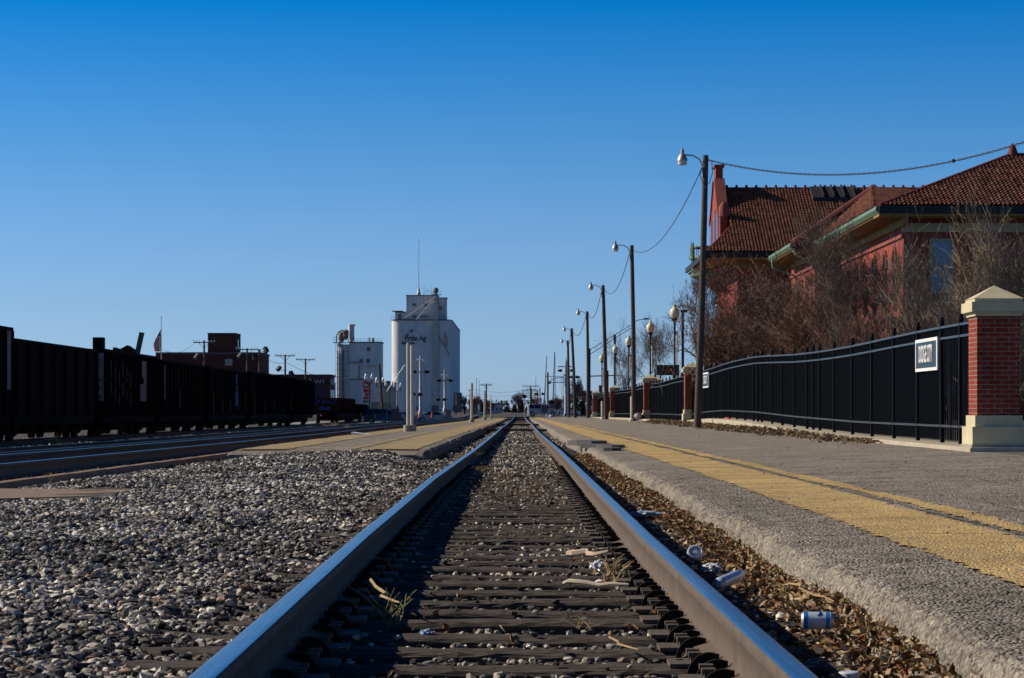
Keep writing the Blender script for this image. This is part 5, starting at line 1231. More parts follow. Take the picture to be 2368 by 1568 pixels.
c0_ = P(778, 790, k)
xs_ = [780, 784.5, 789.5, 794, 798, 803.2]
for i, xx in enumerate(xs_):
    c = P(xx, 795, k); r = [.22, .27, .30, .20, .20, .42][i]; b = MB(); b.lathe([(r, G), (r, c.z-[2, -.5, 0, 1, .5, .2][i])], (c.x, YM-.2+.3*(i % 2), 0), 12); b.build('bin_tube', m_cw2 if i % 3 == 2 else m_shed, t, smooth=True)
b = MB(); b.box(P(779,0,k).x, P(806.5,0,k).x, YM+.6, YM+3, G, q0.z-.4); b.build('bin_backing', m_cw2, t); b = MB(); b.box(P(791.5,0,k).x, P(794.5,0,k).x, YM-.6, YM+.3, G, q0.z-2); b.build('ladder_shaft', m_machine, t)
b = MB()
for z in np.arange(1, q0.z, 1.6): b.box(P(778,0,k).x, P(807,0,k).x, YM-.62, YM-.56, z, z+.07)
b.bar((P(779,0,k).x-.3, YM-.5, G), (P(779,0,k).x-.3, YM-.5, q0.z+.3), .06); b.build('pipe_clamps', m_machine, t)
b = MB(); cc = P(789, 776, k)
b.lathe([(.3,-1.8),(.8,-1.0),(.85,.2),(.7,.75),(.4,1.0),(.001,1.05)], (cc.x, YM+1, cc.z), 12); b.lathe([(.2,-1.3),(.7,-.6),(.75,.9),(.4,1.3),(.001,1.4)], (cc.x+1.15, YM+.4, cc.z+.2), 10)
b.tube([(cc.x-1.2, YM, cc.z-1.9), (cc.x-1.25, YM, cc.z-.1), (cc.x-.6, YM, cc.z+1.0), (cc.x+.3, YM, cc.z+1.35), (cc.x+.9, YM, cc.z+1.0)], .16, 8)
b.build('cyclone', m_machine, t, smooth=True)
b = MB(); 
for zz in (-1.8, -1.1, -.6): b.box(cc.x-2.0, cc.x+1.6, YM-.8, YM-.74, cc.z+zz, cc.z+zz+.06)
for x in (-2.0, -1.2, -.2, .8, 1.6): b.bar((cc.x+x, YM-.77, cc.z-1.8), (cc.x+x, YM-.77, cc.z-.6), .06)
b.box(cc.x-2.0, cc.x+1.6, YM-.9, YM+.5, cc.z-1.95, cc.z-1.82); b.build('catwalk', m_machine, t)
cc = P(811, 770, k); b = MB(); b.lathe([(.2,-2.6),(.75,-1.4),(.8,1.6),(.8,1.75)], (cc.x, YM+2, cc.z), 16); b.lathe([(.5,1.75),(.95,1.9),(.95,2.25),(.6,2.35),(.001,2.4)], (cc.x+.1, YM+2, cc.z), 12); b.build('stack_tank', m_shed, t, smooth=True)
b = MB(); [b.bar((cc.x+sx, YM+2+sy, q0.z), (cc.x+sx*.9, YM+2+sy*.9, cc.z-.8), .1) for sx in (-.75,.75) for sy in (-.75,.75)]; b.build('tank_legs', m_machine, t)
b = MB(); b.box(q0.x, q0.x+3.2, YM-1.0, YM-.001, P(0,838.5,k).z-.1, P(0,838.5,k).z+.05); c = P(831, 850, k)
b.tube([(c.x, YM-.2, P(0,843,k).z), (c.x, YM-.2, P(0,880,k).z)], .12, 7); b.build('side_canopy', m_machine, t)
b = MB()
for xx in (839, 851, 859, 864.5):
    c = P(xx, 846.5, k); b.box(c.x-.14, c.x+.14, YM-.2, YM-.003, c.z-.16, c.z+.16)
b.build('wall_vents', m_machine, t)
b = MB(); a0 = P(814, 879, k-.004); a1 = P(849, 930, k-.004); yv = a0.y
for i in range(10):
    z0 = G+(a0.z-G)*i/10; b.box(a0.x, a1.x, yv-6, yv-.2, z0+.04, G+(a0.z-G)*(i+1)/10-.0); b.box(a0.x+.05, a1.x-.05, yv-5.95, yv-.2, z0, z0+.04)
t = thing('metal_shed', 'white corrugated metal shed in front of the feed mill', 'shed', (a0.x, yv, G)); b.build('siding', m_shed, t)
b = MB(); b.box(a0.x-.1, a1.x+.1, yv-6.1, yv-.1, a0.z+.001, a0.z+.25); b.build('roof', m_stonec, t)
t = thing('ribbed_tank', 'pale ribbed tank between company building and feed mill', 'tank', P(769, 945, .1)); c = P(769, 884, .1)
b = MB(); pr_ = []
for i in range(14): z = G+(c.z-G)*i/14; pr_ += [(1.0, z), (1.08, z+.3), (1.0, z+.55)]
b.lathe(pr_, (c.x-.3, 530, 0), 16); b.build('shell', m_cw2, t, smooth=True)
# beige warehouse, red and white price sign
k = .12; a0 = P(868, 886, k); a1 = P(908, 886, k); t = thing('beige_warehouse', 'beige flat roofed warehouse between feed mill and tall elevator', 'building', (a0.x, a0.y, G))
b = MB(); b.box(a0.x, a1.x, a0.y, a0.y+20, G, a0.z); b.build('wall', M('beige_siding', (.46,.42,.33), .85, var=.06), t)
b = MB(); b.box(a0.x, a1.x+.1, a0.y-.1, a0.y+20, a0.z+.001, a0.z+.3); b.box(a0.x+.8, a0.x+2, a0.y+1, a0.y+3, a0.z+.3, a0.z+.7); b.box(a0.x+2.8, a0.x+3.9, a0.y+1, a0.y+3, a0.z+.3, a0.z+.65); b.build('roof', m_stonec, t)
b = MB(); c = P(890.5, 884+12, k-.002); b.box(c.x-.75, c.x+.75, a0.y-.2, a0.y-.001, c.z-.6, c.z+.6); b.build('wall_panel', m_galv, t)
k = .07; c = P(848, 900, k); t = thing('price_sign', 'red and white roadside sign left of the twin lamp', 'sign', P(848, 950, k))
b = MB(); b.box(c.x-.72, c.x+.72, c.y-.1, c.y+.1, c.z-2.3, c.z+1.35); b.build('board', m_white, t)
b = MB(); 
for x0, x1, z0, z1 in ((-.62,.62,.15,1.25), (-.55,.66,-.55,.02), (-.3,.66,-1.1,-.62), (-.55,.66,-1.65,-1.2)): b.box(c.x+x0, c.x+x1, c.y-.13, c.y-.101, c.z+z0, c.z+z1)
b.build('red_fields', m_red, t); b = MB(); b.box(c.x-.66, c.x+.66, c.y-.13, c.y-.101, c.z-2.25, c.z-1.72); b.build('green_field', m_gut, t)
text_mesh('lettering', '66', .8, m_white, t, (c.x, c.y-.14, c.z+.72), (R(90), 0, 0), sx=1.1, ext=.01, bold=.02)
b = MB(); [b.bar((c.x+s, c.y, -1.6), (c.x+s, c.y, c.z-2.3), .15) for s in (-.5, .5)]; b.build('legs', m_galv, t)

# ------------------------------------------------------------ grain elevator
k = .2; YE = F*k
el = thing('grain_elevator', 'huge white concrete grain elevator with a head house and roof antennas', 'grain elevator', P(985, 945, k))
e0 = P(904.5, 741, k); e1 = P(1044.5, 741, k); H = e0.z; rr = 4.7; GE = -6
def silo(x, y, r): 
    b = MB(); b.lathe([(r, GE), (r, H)], (x, y, 0), 40); b.build('silo', m_cw, el, smooth=True)
W = e1.x-e0.x
nx = 3; rr = W/6
for i in range(nx): silo(e0.x+rr*(2*i+1), YE+rr, rr)
for j in range(1, 16): silo(e1.x-rr, YE+rr+j*2*rr*1.03, rr)
for j in range(1, 4): silo(e0.x+rr, YE+rr+j*2*rr*1.03, rr)
b = MB(); b.box(e0.x+rr, e1.x-rr*.55, YE+.55, YE+rr, GE, H); b.box(e0.x+rr, e1.x-rr, YE+rr+.001, YE+150, GE, H-.1); b.build('infill_wall', m_cw, el)
b = MB(); b.box(e0.x-.1+rr*.3, e1.x+.1-rr*.3, YE-.15, YE+rr, H+.001, H+.5); b.box(e0.x+rr*.4, e1.x+.15, YE+rr+.001, YE+150, H+.001, H+.45); b.lathe([(rr+.15, H+.002), (rr+.15, H+.48)], (e0.x+rr, YE+rr, 0), 32); b.build('roof_slab', m_stonec, el)
h0 = P(939, 683.5, k); h1 = P(1031.5, 689, k); hm = P(1012.5, 0, k).x; y_h = YE+3
b = MB(); b.box(h0.x, hm, y_h, y_h+12, H+.5, h0.z); b.box(hm+.001, h1.x, y_h+.6, y_h+12, H+.5, h1.z); b.build('head_house', m_cw, el)
b = MB(); b.box(h0.x-.3, hm+.2, y_h-.2, y_h+12.2, h0.z+.001, h0.z+.4); b.box(hm+.201, h1.x+.3, y_h+.4, y_h+12.2, h1.z+.001, h1.z+.4); b.build('head_house_roof', m_stonec, el)
for xx, yy in ((958.5, 705), (984.5, 705), (958.5, 732), (984, 732), (974, 732), (1019, 713)):
    c = P(xx, yy, k); b = MB(); b.box(c.x-.75, c.x+.75, y_h-.07, y_h-.005, c.z-.55, c.z+.55); f = b.build('window', m_glassd if yy > 710 and xx < 970 else m_pane, el)
    b = MB(); b.box(c.x-.95, c.x+.95, y_h-.12, y_h-.071, c.z+.55, c.z+.75); b.box(c.x-.95, c.x-.75, y_h-.12, y_h-.071, c.z-.6, c.z+.55); b.build('window_frame', m_dark, f)
s0 = P(913, 722, k); s1 = P(939, 722, k); b = MB(); b.box(s0.x, s1.x, y_h, y_h+5, H+.5, s0.z); b.build('roof_shed', m_cw, el)
b = MB(); b.box(s0.x-.1, s1.x, y_h-.3, y_h+5, s0.z+.001, s0.z+.35); c = P(905.5, 720, k); b.box(c.x, P(931,0,k).x, y_h-1.5, y_h+5, P(0,719.5,k).z, P(0,718.3,k).z); b.build('shed_roof', m_dark, el)
b = MB(); c = P(923.5, 0, k); b.box(c.x-.8, c.x+.8, y_h-.1, y_h-.005, H+.6, s0.z-.8); b.build('shed_door', m_machine, el)
b = MB()
for x in np.linspace(e0.x, e1.x-1, 24): b.bar((x, YE+.2, H+.5), (x, YE+.2, H+1.9), .09)
for zz in (1.2, 1.9): b.bar((e0.x, YE+.2, H+zz), (e1.x-1, YE+.2, H+zz), .08)
b.build('roof_railing', m_galv, el)
# leg tower and spouts
L0 = P(1006.5, 683, k); yl = YE-.9; b = MB(); b.box(L0.x-.55, L0.x+.1, yl-.4, yl+.4, GE, L0.z+.2); b.box(L0.x+.5, L0.x+1.15, yl-.4, yl+.4, GE, L0.z+.2); b.build('elevator_leg', m_cw2, el)
b = MB()
for z in np.arange(2, L0.z, 3): b.box(L0.x-.7, L0.x+1.3, yl-.45, yl-.39, z, z+.12); b.bar((L0.x-.3, yl, z), (L0.x+.9, yl, z+3), .07)
b.build('leg_bracing', m_cw2, el)
c = P(1008, 672, k); b = MB(); b.lathe([(.5,-2.4),(.75,-1.4),(1.2,-.6),(1.25,.5),(.9,1.2),(.001,1.4)], c+Vector((0,-265*0,0))*1, 12); b.v = [(x, y-(c.y-yl), z) for x, y, z in b.v]; b.build('leg_head', m_machine, el, smooth=True)
b = MB(); b.box(c.x-2.2, c.x+2.6, yl-1, yl+1, c.z-2.0, c.z-1.75)
for x in (-2.2, -.9, .6, 2.6): b.bar((c.x+x, yl-1, c.z-1.8), (c.x+x, yl-1, c.z-.5), .09)
b.bar((c.x-2.2, yl-1, c.z-.5), (c.x+2.6, yl-1, c.z-.5), .09); b.bar((c.x-1.6, yl, c.z-1.8), (c.x-2.6, yl, c.z+2.2), .12); b.build('head_platform', m_galv, el)
for (x1_, y1_) in ((935, 736), (963.5, 739.5), (1002, 700), (1022, 735), (1032, 739.5)):
    a = P(1006.5 if x1_ < 1010 else 1010, 687, k); q = P(x1_, y1_, k); a.y = yl-.6; q.y = yl+.5; b = MB(); b.tube([a, q], .13, 7); b.build('spout', m_shed if x1_ < 1010 else m_machine, el, smooth=True)
# antennas
for xx, y0_, y1_, r_, lab in ((967, 548, 683, .13, 'tall'), (978.5, 661, 683, .06, ''), (988.5, 664, 683, .07, ''), (982, 655, 683, .05, ''), (1001, 668, 683, .05, '')):
    a = P(xx, y0_, k); q = P(xx, y1_, k); a.y = q.y = y_h+3; b = MB(); b.tube([q, a], [r_*1.3, r_*.8], 6)
    if lab: b.lathe([(.9,0),(1.0,1.2),(.55,2.0),(.55,3.0),(.35,3.6),(.3,4.4)], (q.x, q.y, q.z), 10); [b.bar((q.x-.5, q.y, q.z+z), (q.x+.5, q.y, q.z+z), .06) for z in (9, 15, 21)]
    b.build('antenna', m_machine if not lab else m_galv, el, smooth=True)
b = MB(); q = P(988.5, 670, k); b.bar((q.x, y_h+3, q.z), (q.x-2.6, y_h+3, h0.z+.3), .1); b.bar((q.x, y_h+3, q.z), (q.x+3.4, y_h+3, h0.z+.3), .1); b.build('antenna_braces', m_machine, el)
# painted lettering and wheat mark on the front wall
c = P(960.5, 783, k); yt = YE-.12
m_lt = M('painted_letters', (.015,.02,.05), .8, var=.1)
text_mesh('lettering', 'Pride Ag', 3.5, m_lt, el, (c.x, yt, c.z+.1), (R(90), 0, 0), sx=.80, ext=.03, bold=.035)
c2 = P(944, 790.5, k); text_mesh('lettering', 'Resources', 1.7, m_lt, el, (c2.x, yt, c2.z-.55), (R(90), 0, 0), sx=.84, ext=.03, bold=.05)
b = MB(); c2 = P(943, 775, k); b.prism([(c2.x+(.8 if i % 2 else .32)*math.sin(math.pi*i/5), c2.z+.3+(.8 if i % 2 else .32)*math.cos(math.pi*i/5)) for i in range(10)], 'y', yt-.02, yt+.02); b.build('red_star', m_red, el)
m_wheat = M('painted_wheat', (.50,.40,.33), .85, var=.15, scale=.6)
b = MB()
for (bx, by, tx, ty, wd) in ((1040, 800, 1034, 764, .85), (1035, 801, 1018, 773, .75)):
    Bq_ = P(bx-6, by+2, k); T_ = P(tx-6, ty, k); d = T_-Bq_; n_ = Vector((-d.z, 0, d.x)).normalized()
    pts = [Bq_+d*t_+n_*w_*wd for t_, w_ in ((0,.15),(.15,.7),(.4,1.0),(.7,.8),(1.0,0),(.7,-.8),(.4,-1.0),(.15,-.7))]
    b.prism([(p.x, p.z) for p in pts], 'y', yt-.03-.01*wd, yt+.6)
b.build('wheat_mark', m_wheat, el)
b = MB(); [b.bar(Vector((P(x0,y0_,k).x, yt, P(x0,y0_,k).z)), Vector((P(x1,y1_,k).x, yt, P(x1,y1_,k).z)), .16) for x0,y0_,x1,y1_ in ((1034,802,1038.5,826),(1029,800,1038.5,822))]; b.build('wheat_stems', m_lt, el)
b = MB(); c = P(951.5, 765.5, k); b.prism([(c.x+(1.0-.35*(i % 2))*math.cos(i*.52), c.z+(1.0-.35*(i % 2))*math.sin(i*.52)) for i in range(12)], 'y', yt-.02, YE); b.build('wall_hatch', m_machine, el)
b = MB(); c = P(1054, 932, .17); b.box(P(1049,0,.17).x, P(1067,0,.17).x, c.y, c.y+10, -5, P(0,908,.17).z); b.build('corrugated_bin', m_stonec, el)

# ------------------------------------------------------------ twin globe lamps in the car park, leaning pole
m_clear = M('clear_lamp_glass', (.75,.78,.82), .2, var=.04, spec=.7)
def twin_lamp(x, yg, ybase, k, label):
    Bp = P(x, ybase, k); T = P(x, yg, k); t = thing('twin_lamp', label, 'street lamp', Bp, group='twin globe lamps in the car park'); hw = 7.3*k
    b = MB(); b.lathe([(.2,0),(.18,.5),(.08,.8),(.07,T.z-Bp.z-.75)], Bp, 10); b.box(T.x-hw, T.x+hw, T.y-.04, T.y+.04, T.z-.8, T.z-.7)
    for s in (-1, 1): b.lathe([(.05,-.75),(.06,-.45),(.13,-.32),(.13,-.22)], (T.x+s*hw, T.y, T.z), 9)
    b.build('post', m_dark, t, smooth=True)
    for s in (-1, 1): b = MB(); b.lathe([(.11,-.22),(.21,0),(.21,.12),(.11,.38),(.08,.45),(.001,.66)], (T.x+s*hw, T.y, T.z), 12); b.build('globe', m_clear, t, smooth=True)
twin_lamp(852.9, 874, 948, .056, 'twin globe lamp leftmost, in front of the feed mill')
twin_lamp(878, 882, 948, .060, 'twin globe lamp partly hidden by the leaning wooden pole')
twin_lamp(899.5, 889.5, 948, .066, 'twin globe lamp in front of the beige warehouse')
twin_lamp(919, 893.5, 948, .070, 'twin globe lamp in front of the bright left elevator silo')
twin_lamp(964, 904, 948, .078, 'twin globe lamp right of the pair of cream posts')
k = .055; t = thing('leaning_pole', 'leaning dark wooden pole with guy wire between mill and elevator', 'pole', P(884, 948, k)); b = MB(); b.tube([P(884, 948, k), P(877, 842, k)], [.2, .16], 8); b.build('pole', m_pole, t, smooth=True)
b = MB(); b.tube([P(887, 915, k), P(937, 842, k)], .025, 5); b.tube([P(887, 915, k), P(889, 935, k)], .04, 5); b.build('guy_wire', m_galv, t)

# ------------------------------------------------------------ vehicles
def vehicle(name, label, cat, loc, L, Hh, Wd, prof, glass, mat, rz=0, wheel=.36, wx=(.19,.81), tail=True, group=None, lampc=None):
    """prof: side outline as fractions (u from rear, v height); glass: list of side window outlines"""
    t = thing(name, label, cat, loc); L0 = Vector(loc)
    if group: t['group'] = group
    gz = .18
    def S(u, v): return ((u-.5)*L, gz+(Hh-gz)*v)
    arch = []
    for wc in wx:
        cx = (wc-.5)*L; arch.append([(cx+wheel*1.15*math.cos(a), max(gz, wheel*.95+wheel*1.15*math.sin(a))) for a in np.linspace(math.pi, 0, 9)])
    out = [S(0, 0)]+arch[0]+arch[1]+[S(1, 0)]+[S(u, v) for u, v in prof]
    n = len(out); vs = []; fs = []; belt = .56*Hh
    for s in (-1, 1):
        for (x, z) in out:
            inn = max(0, (z-belt))*.28; vs.append((L0.x+x, L0.y+s*(Wd/2-inn), L0.z+z))
    b = MB(); b.add(vs, [tuple(range(n))[::-1], tuple(range(n, 2*n))]+[(i, (i+1) % n, n+(i+1) % n, n+i) for i in range(n)]); b.build('body', mat, t)
    for g in glass:
        for s in (-1, 1):
            b = MB(); pv = [S(u, v) for u, v in g]; b.add([(L0.x+x, L0.y+s*(Wd/2-max(0, z-belt)*.28+.008), L0.z+z) for x, z in pv], [tuple(range(len(pv)))]); b.build('side_window', m_glassd, t)
    for wc in wx:
        for s in (-1, 1):
            cx = L0.x+(wc-.5)*L; cy = L0.y+s*(Wd/2-.10); b = MB(); b.tube([(cx, cy-.1, L0.z+wheel), (cx, cy+.1, L0.z+wheel)], wheel, 20); wq = b.build('wheel', m_black, t)
            b = MB(); b.tube([(cx, cy+s*.101, L0.z+wheel), (cx, cy+s*.115, L0.z+wheel)], [wheel*.62, wheel*.55], 16); b.build('rim', m_galv, wq)
    for s in (-1, 1):
        b = MB(); z0 = L0.z+(Hh-gz)*.55; b.box(L0.x-L/2-.01, L0.x-L/2+.16, L0.y+s*(Wd/2-.1)-.1, L0.y+s*(Wd/2-.1)+.112, z0-.14, z0+(.5 if cat != 'car' else .12)); b.build('tail_light', m_red, t)
        b = MB(); z0 = L0.z+(Hh-gz)*.44; b.box(L0.x+L/2-.28, L0.x+L/2-.02, L0.y+s*(Wd/2-.13)-.15, L0.y+s*(Wd/2-.13)+.14, z0-.02, z0+.15); b.build('headlight', m_clear, t)
    return t
suv_prof = [(1.0,.18),(.995,.40),(.96,.50),(.76,.60),(.66,.90),(.60,.97),(.30,1.0),(.08,.97),(.03,.85),(.0,.55),(0,.2)]
suv_glass = [[(.06,.64),(.09,.90),(.22,.92),(.24,.63)], [(.26,.63),(.25,.92),(.43,.92),(.44,.62)], [(.46,.62),(.46,.92),(.58,.91),(.645,.86),(.72,.62)]]
sed_prof = [(1.0,.2),(.995,.42),(.95,.54),(.75,.64),(.62,.94),(.50,1.0),(.36,.98),(.18,.68),(.02,.62),(0,.5),(0,.2)]
sed_glass = [[(.24,.68),(.355,.92),(.44,.94),(.44,.67)], [(.46,.67),(.46,.94),(.60,.90),(.71,.66)]]
m_silver = M('silver_car_paint', (.50,.47,.44), .35, metal=.5, var=.05, scale=1)
m_dkblue = M('dark_blue_car_paint', (.09,.14,.20), .3, metal=.3, var=.05, scale=1)
m_grey = M('grey_car_paint', (.38,.42,.45), .35, metal=.4, var=.05, scale=1)
m_wcar = M('white_car_paint', (.6,.62,.66), .35, var=.04, scale=1)
vehicle('silver_suv', 'silver suv crossing the railway on the street', 'suv', (P(1255, 964, .0628).x, 333, -.385), 4.7, 1.85, 1.8, suv_prof, suv_glass, m_silver)
vehicle('parked_suv', 'dark blue parked suv beyond the yard tracks', 'suv', (P(889, 966, .053).x, .053*F, -1.035), 5.0, 1.8, 1.95, suv_prof, suv_glass, m_dkblue)
for i, (xx, kk, lab, mt) in enumerate([(914, .0555, 'dark car parked just behind the dark blue suv', m_dkblue), (928, .0575, 'grey car, middle of the row behind the dark blue suv', m_grey), (941, .0595, 'farthest grey car of the row behind the dark blue suv', m_grey), (836, .0575, 'pale car half hidden behind the last freight car', m_wcar)]):
    vehicle('parked_car', lab, 'car', (P(xx, 0, kk).x, kk*F, -1.035), 4.6, 1.45, 1.8, sed_prof, sed_glass, mt, group='cars parked beyond the tracks')
vehicle('parked_car', 'silver grey sedan parked among the crossing signals', 'car', (P(1005, 962, .055).x, .055*F, -1.035), 4.9, 1.45, 1.8, sed_prof, sed_glass, m_grey, group='cars parked beyond the tracks')
vehicle('parked_car', 'white low car half hidden behind the silver suv', 'car', (P(1310, 0, .072).x, .072*F, -.43), 4.6, 1.4, 1.8, sed_prof, sed_glass, m_wcar)
m_or = M('orange_cone', (.65,.13,.04), .6, var=.05)
for xx, yy, kk, lab in [(835, 967, .049, 'orange cone left of the dark suv, leftmost cone'), (865, 968, .049, 'orange cone by the front wheel side of the dark suv'), (970.5, 966, .05, 'orange cone at the foot of the tall signal mast'), (999, 966, .05, 'orange cone below the signal box, rightmost cone')]:
    c = P(xx, yy, kk); b = MB(); b.box(c.x-.2, c.x+.2, c.y-.2, c.y+.2, c.z-.06, c.z+.04); b.lathe([(.16,.04),(.04,.7),(.001,.72)], c, 10); tag(b.build('traffic_cone', m_or), lab, 'traffic cone', 'traffic cones')

# ------------------------------------------------------------ crossing signals, gates, masts
m_mast = M('signal_aluminium', (.40,.40,.40), .45, metal=.4, var=.1, scale=3)
def lamp_pair(b, c, hw=.75):
    for s in (-1, 1):
        q = Vector((c[0]+s*hw, c[1], c[2])); b.tube([q+Vector((-.04,.05,0)), q+Vector((.05,-.04,0))], .22, 14)
        b.tube([q+Vector((0,-.04,.03)), q+Vector((s*.42,-.12,-.04))], [.14,.17], 10)
def signal(x, ytop, ybase, k, label, side=1, arms=(835, 855), low=None, r=.13):
    Bp = P(x, ybase, k); Tp = P(x, ytop, k); t = thing('crossing_signal', label, 'signal', Bp, group='railway crossing signals')
    b = MB(); b.lathe([(.3,-.2),(.3,.3),(r*1.2,.5),(r,(Tp.z-Bp.z)),(r*.6,(Tp.z-Bp.z)+.25)], Bp, 12); b.build('mast', m_mast, t, smooth=True)
    z = P(0, arms[0], k).z; b = MB()
    for a in (-1, 1): b.bar((Bp.x-.6, Bp.y-.2-.2*a, z-.12*a), (Bp.x+.6, Bp.y-.2+.2*a, z+.12*a), .03, .14)
    b.build('crossbuck', m_white, t)
    z = P(0, arms[1], k).z; b = MB(); lamp_pair(b, (Bp.x, Bp.y-.2, z)); b.bar((Bp.x-.75, Bp.y-.1, z), (Bp.x+.75, Bp.y-.1, z), .09); b.build('lamps', m_black, t)
    if low:
        z = P(0, low, k).z; b = MB(); lamp_pair(b, (Bp.x-.5, Bp.y-.2, z), .35); b.build('lamps', m_black, t)
    b = MB(); 
    for zz in np.arange(1.2, Tp.z-Bp.z, 1.1): b.box(Bp.x-r-.1, Bp.x+r+.1, Bp.y-.2, Bp.y-.14, Bp.z+zz, Bp.z+zz+.05)
    b.build('step_irons', m_galv, t)
signal(972.5, 828, 958, .057, 'tall crossing signal mast in front of the elevator, left of two', low=912, r=.17, arms=(832, 860))
signal(1028.5, 858, 950, .064, 'thinner crossing signal mast near the wheat mark, right of two', low=924, r=.14, arms=(868, 880))
def gate(x, ytop, ybox, k, label, w_=.10, lean=0, ybase=958):
    Bp = P(x, ybase, k); Tp = P(x+lean, ytop, k); bx = P(x, ybox, k); t = thing('crossing_gate', label, 'gate', Bp, group='raised crossing gates')
    b = MB(); n = 8
    for i in range(n): a = bx.lerp(Tp, i/n); q = bx.lerp(Tp, (i+1)/n); b.bar(a, q, w_*2*(1-.5*i/n), w_, m=i % 2)
    b.build('gate_arm', [m_mast, m_wpost], t)
    b = MB(); b.box(bx.x-.45, bx.x+.45, bx.y-.3, bx.y+.3, bx.z-1.0, bx.z+.05); b.box(bx.x-.12, bx.x+.12, bx.y-.12, bx.y+.12, Bp.z, bx.z-1.0); b.build('gate_mechanism', m_stonec, t)
gate(1006, 872, 938, .058, 'raised gate arm with grey box between the two left signal masts', ybase=958)
gate(1054.5, 884, 938, .064, 'raised gate arm right of the thinner signal mast')
gate(1258.5, 824, 938, .062, 'leaning raised gate arm left of the cantilever tower', lean=6)
gate(1279, 813, 930, .066, 'tall slender raised gate arm right of the leaning one', lean=3.5)
# cantilever signal tower
k = .063; Bp = P(1309, 962, k); t = thing('cantilever_signal', 'aluminium cantilever signal tower with ladder and hooded lamps', 'signal', Bp)
Tp = P(1309, 838, k); b = MB(); b.lathe([(.35,-.2),(.35,.2),(.27,.4),(.24,Tp.z-Bp.z-1),(.16,Tp.z-Bp.z),(.05,Tp.z-Bp.z+.6)], Bp, 12); b.build('mast', m_mast, t, smooth=True)
b = MB(); zt1, zt2 = P(0, 870.5, k).z, P(0, 884.5, k).z; xl = P(1260, 0, k).x
b.bar((xl, Bp.y, zt1), (Bp.x, Bp.y, zt1), .08); b.bar((xl+.5, Bp.y, zt2), (Bp.x, Bp.y, zt2), .11); n = 5
b.tube([(xl+.5, Bp.y, zt2+.1), (xl+1.3, Bp.y, (zt1+zt2)/2+.15), (xl+2.2, Bp.y, zt1-.2), (Bp.x, Bp.y, zt1-.15)], .05, 6)
for i in range(1, 7): x = xl+.5+(Bp.x-xl-.5)*i/6; b.bar((x, Bp.y, zt1), (x, Bp.y, zt2), .045)
b.build('cantilever_arm', m_galv, t)
b = MB(); 
for s in (-.38, -.62): b.bar((Bp.x+s, Bp.y-.2, Bp.z), (Bp.x+s, Bp.y-.2, zt1), .05)
for zz in np.arange(.3, zt1-Bp.z, .32): b.bar((Bp.x-.62, Bp.y-.2, Bp.z+zz), (Bp.x-.38, Bp.y-.2, Bp.z+zz), .03)
b.build('ladder', m_galv, t)
b = MB(); lamp_pair(b, (Bp.x, Bp.y-.3, P(0, 857, k).z), .75); b.build('lamps', m_black, t)
b = MB(); c = P(1333, 872, k); lamp_pair(b, (c.x-.3, Bp.y-.3, c.z), .35); b.bar((Bp.x, Bp.y-.2, c.z), (c.x, Bp.y-.2, c.z), .08); b.build('lamps', m_black, t)
z = P(0, 848, k).z; b = MB(); b.bar((Bp.x-1.2, Bp.y-.2, z), (Bp.x+1.0, Bp.y-.2, z), .03, .16); b.build('crossbuck', m_white, t)
b = MB(); b.box(Bp.x-.5, Bp.x+.5, Bp.y-.3, Bp.y+.3, P(0,862,k).z-.35, P(0,862,k).z-.25); b.build('work_platform', m_galv, t)
k = .064; Bp = P(1266, 962, k); t = thing('signal_mast', 'thick grey mast left of the cantilever arm end', 'signal', Bp); h = P(0,861,k).z-Bp.z
b = MB(); b.lathe([(.24,-.2),(.2,.3),(.2,h-.2),(.14,h),(.001,h+.1)], Bp, 12); b.build('mast', m_mast, t, smooth=True)
b = MB(); c = P(1276, 930, k); b.tube([(c.x, Bp.y-.15, c.z), (c.x, Bp.y-.45, c.z)], [.30,.34], 14); b.build('lamp', m_black, t); b = MB(); c2 = P(1271, 885, k); b.tube([(c2.x, Bp.y-.1, c2.z), (c2.x, Bp.y-.4, c2.z)], .22, 10); b.build('bell', m_black, t)
k = .067; Bp = P(1248.5, 962, k); t = thing('street_signal', 'slim grey signal post left of the thick mast', 'signal', Bp)
b = MB(); h = P(0,896,k).z-Bp.z; b.lathe([(.12,0),(.1,h)], Bp, 8); b.build('post', m_mast, t, smooth=True); b = MB(); z = P(0,911,k).z; lamp_pair(b, (Bp.x, Bp.y-.2, z), .4); b.build('lamps', m_black, t)
# white/red no entry sign, stop sign back
k = .07; c = P(1247, 925.5, k); t = thing('no_entry_sign', 'square white sign with red disc and white bar', 'sign', P(1247, 955, k))
b = MB(); b.box(c.x-.40, c.x+.40, c.y-.02, c.y+.02, c.z-.42, c.z+.42); b.build('plate', m_white, t); b = MB(); b.tube([(c.x, c.y-.021, c.z), (c.x, c.y-.035, c.z)], .38, 24); b.build('red_disc', m_red, t)
b = MB(); b.box(c.x-.27, c.x+.27, c.y-.045, c.y-.036, c.z-.055, c.z+.055); b.build('white_bar', m_white, t); b = MB(); b.box(c.x-.03, c.x+.03, c.y+.03, c.y+.08, -.5, c.z+.4); b.build('post', m_galv, t)
k = .072; c = P(1354.5, 918, k); t = thing('stop_sign', 'dark red stop sign between the light poles', 'sign', P(1354.5, 955, k))
b = MB(); b.prism([(c.x+.4*math.cos(a), c.z+.4*math.sin(a)) for a in np.linspace(math.pi/8, 2*math.pi+math.pi/8, 9)[:-1]], 'y', c.y-.015, c.y+.015); b.build('octagon', M('stop_red', (.30,.02,.03), .5), t)
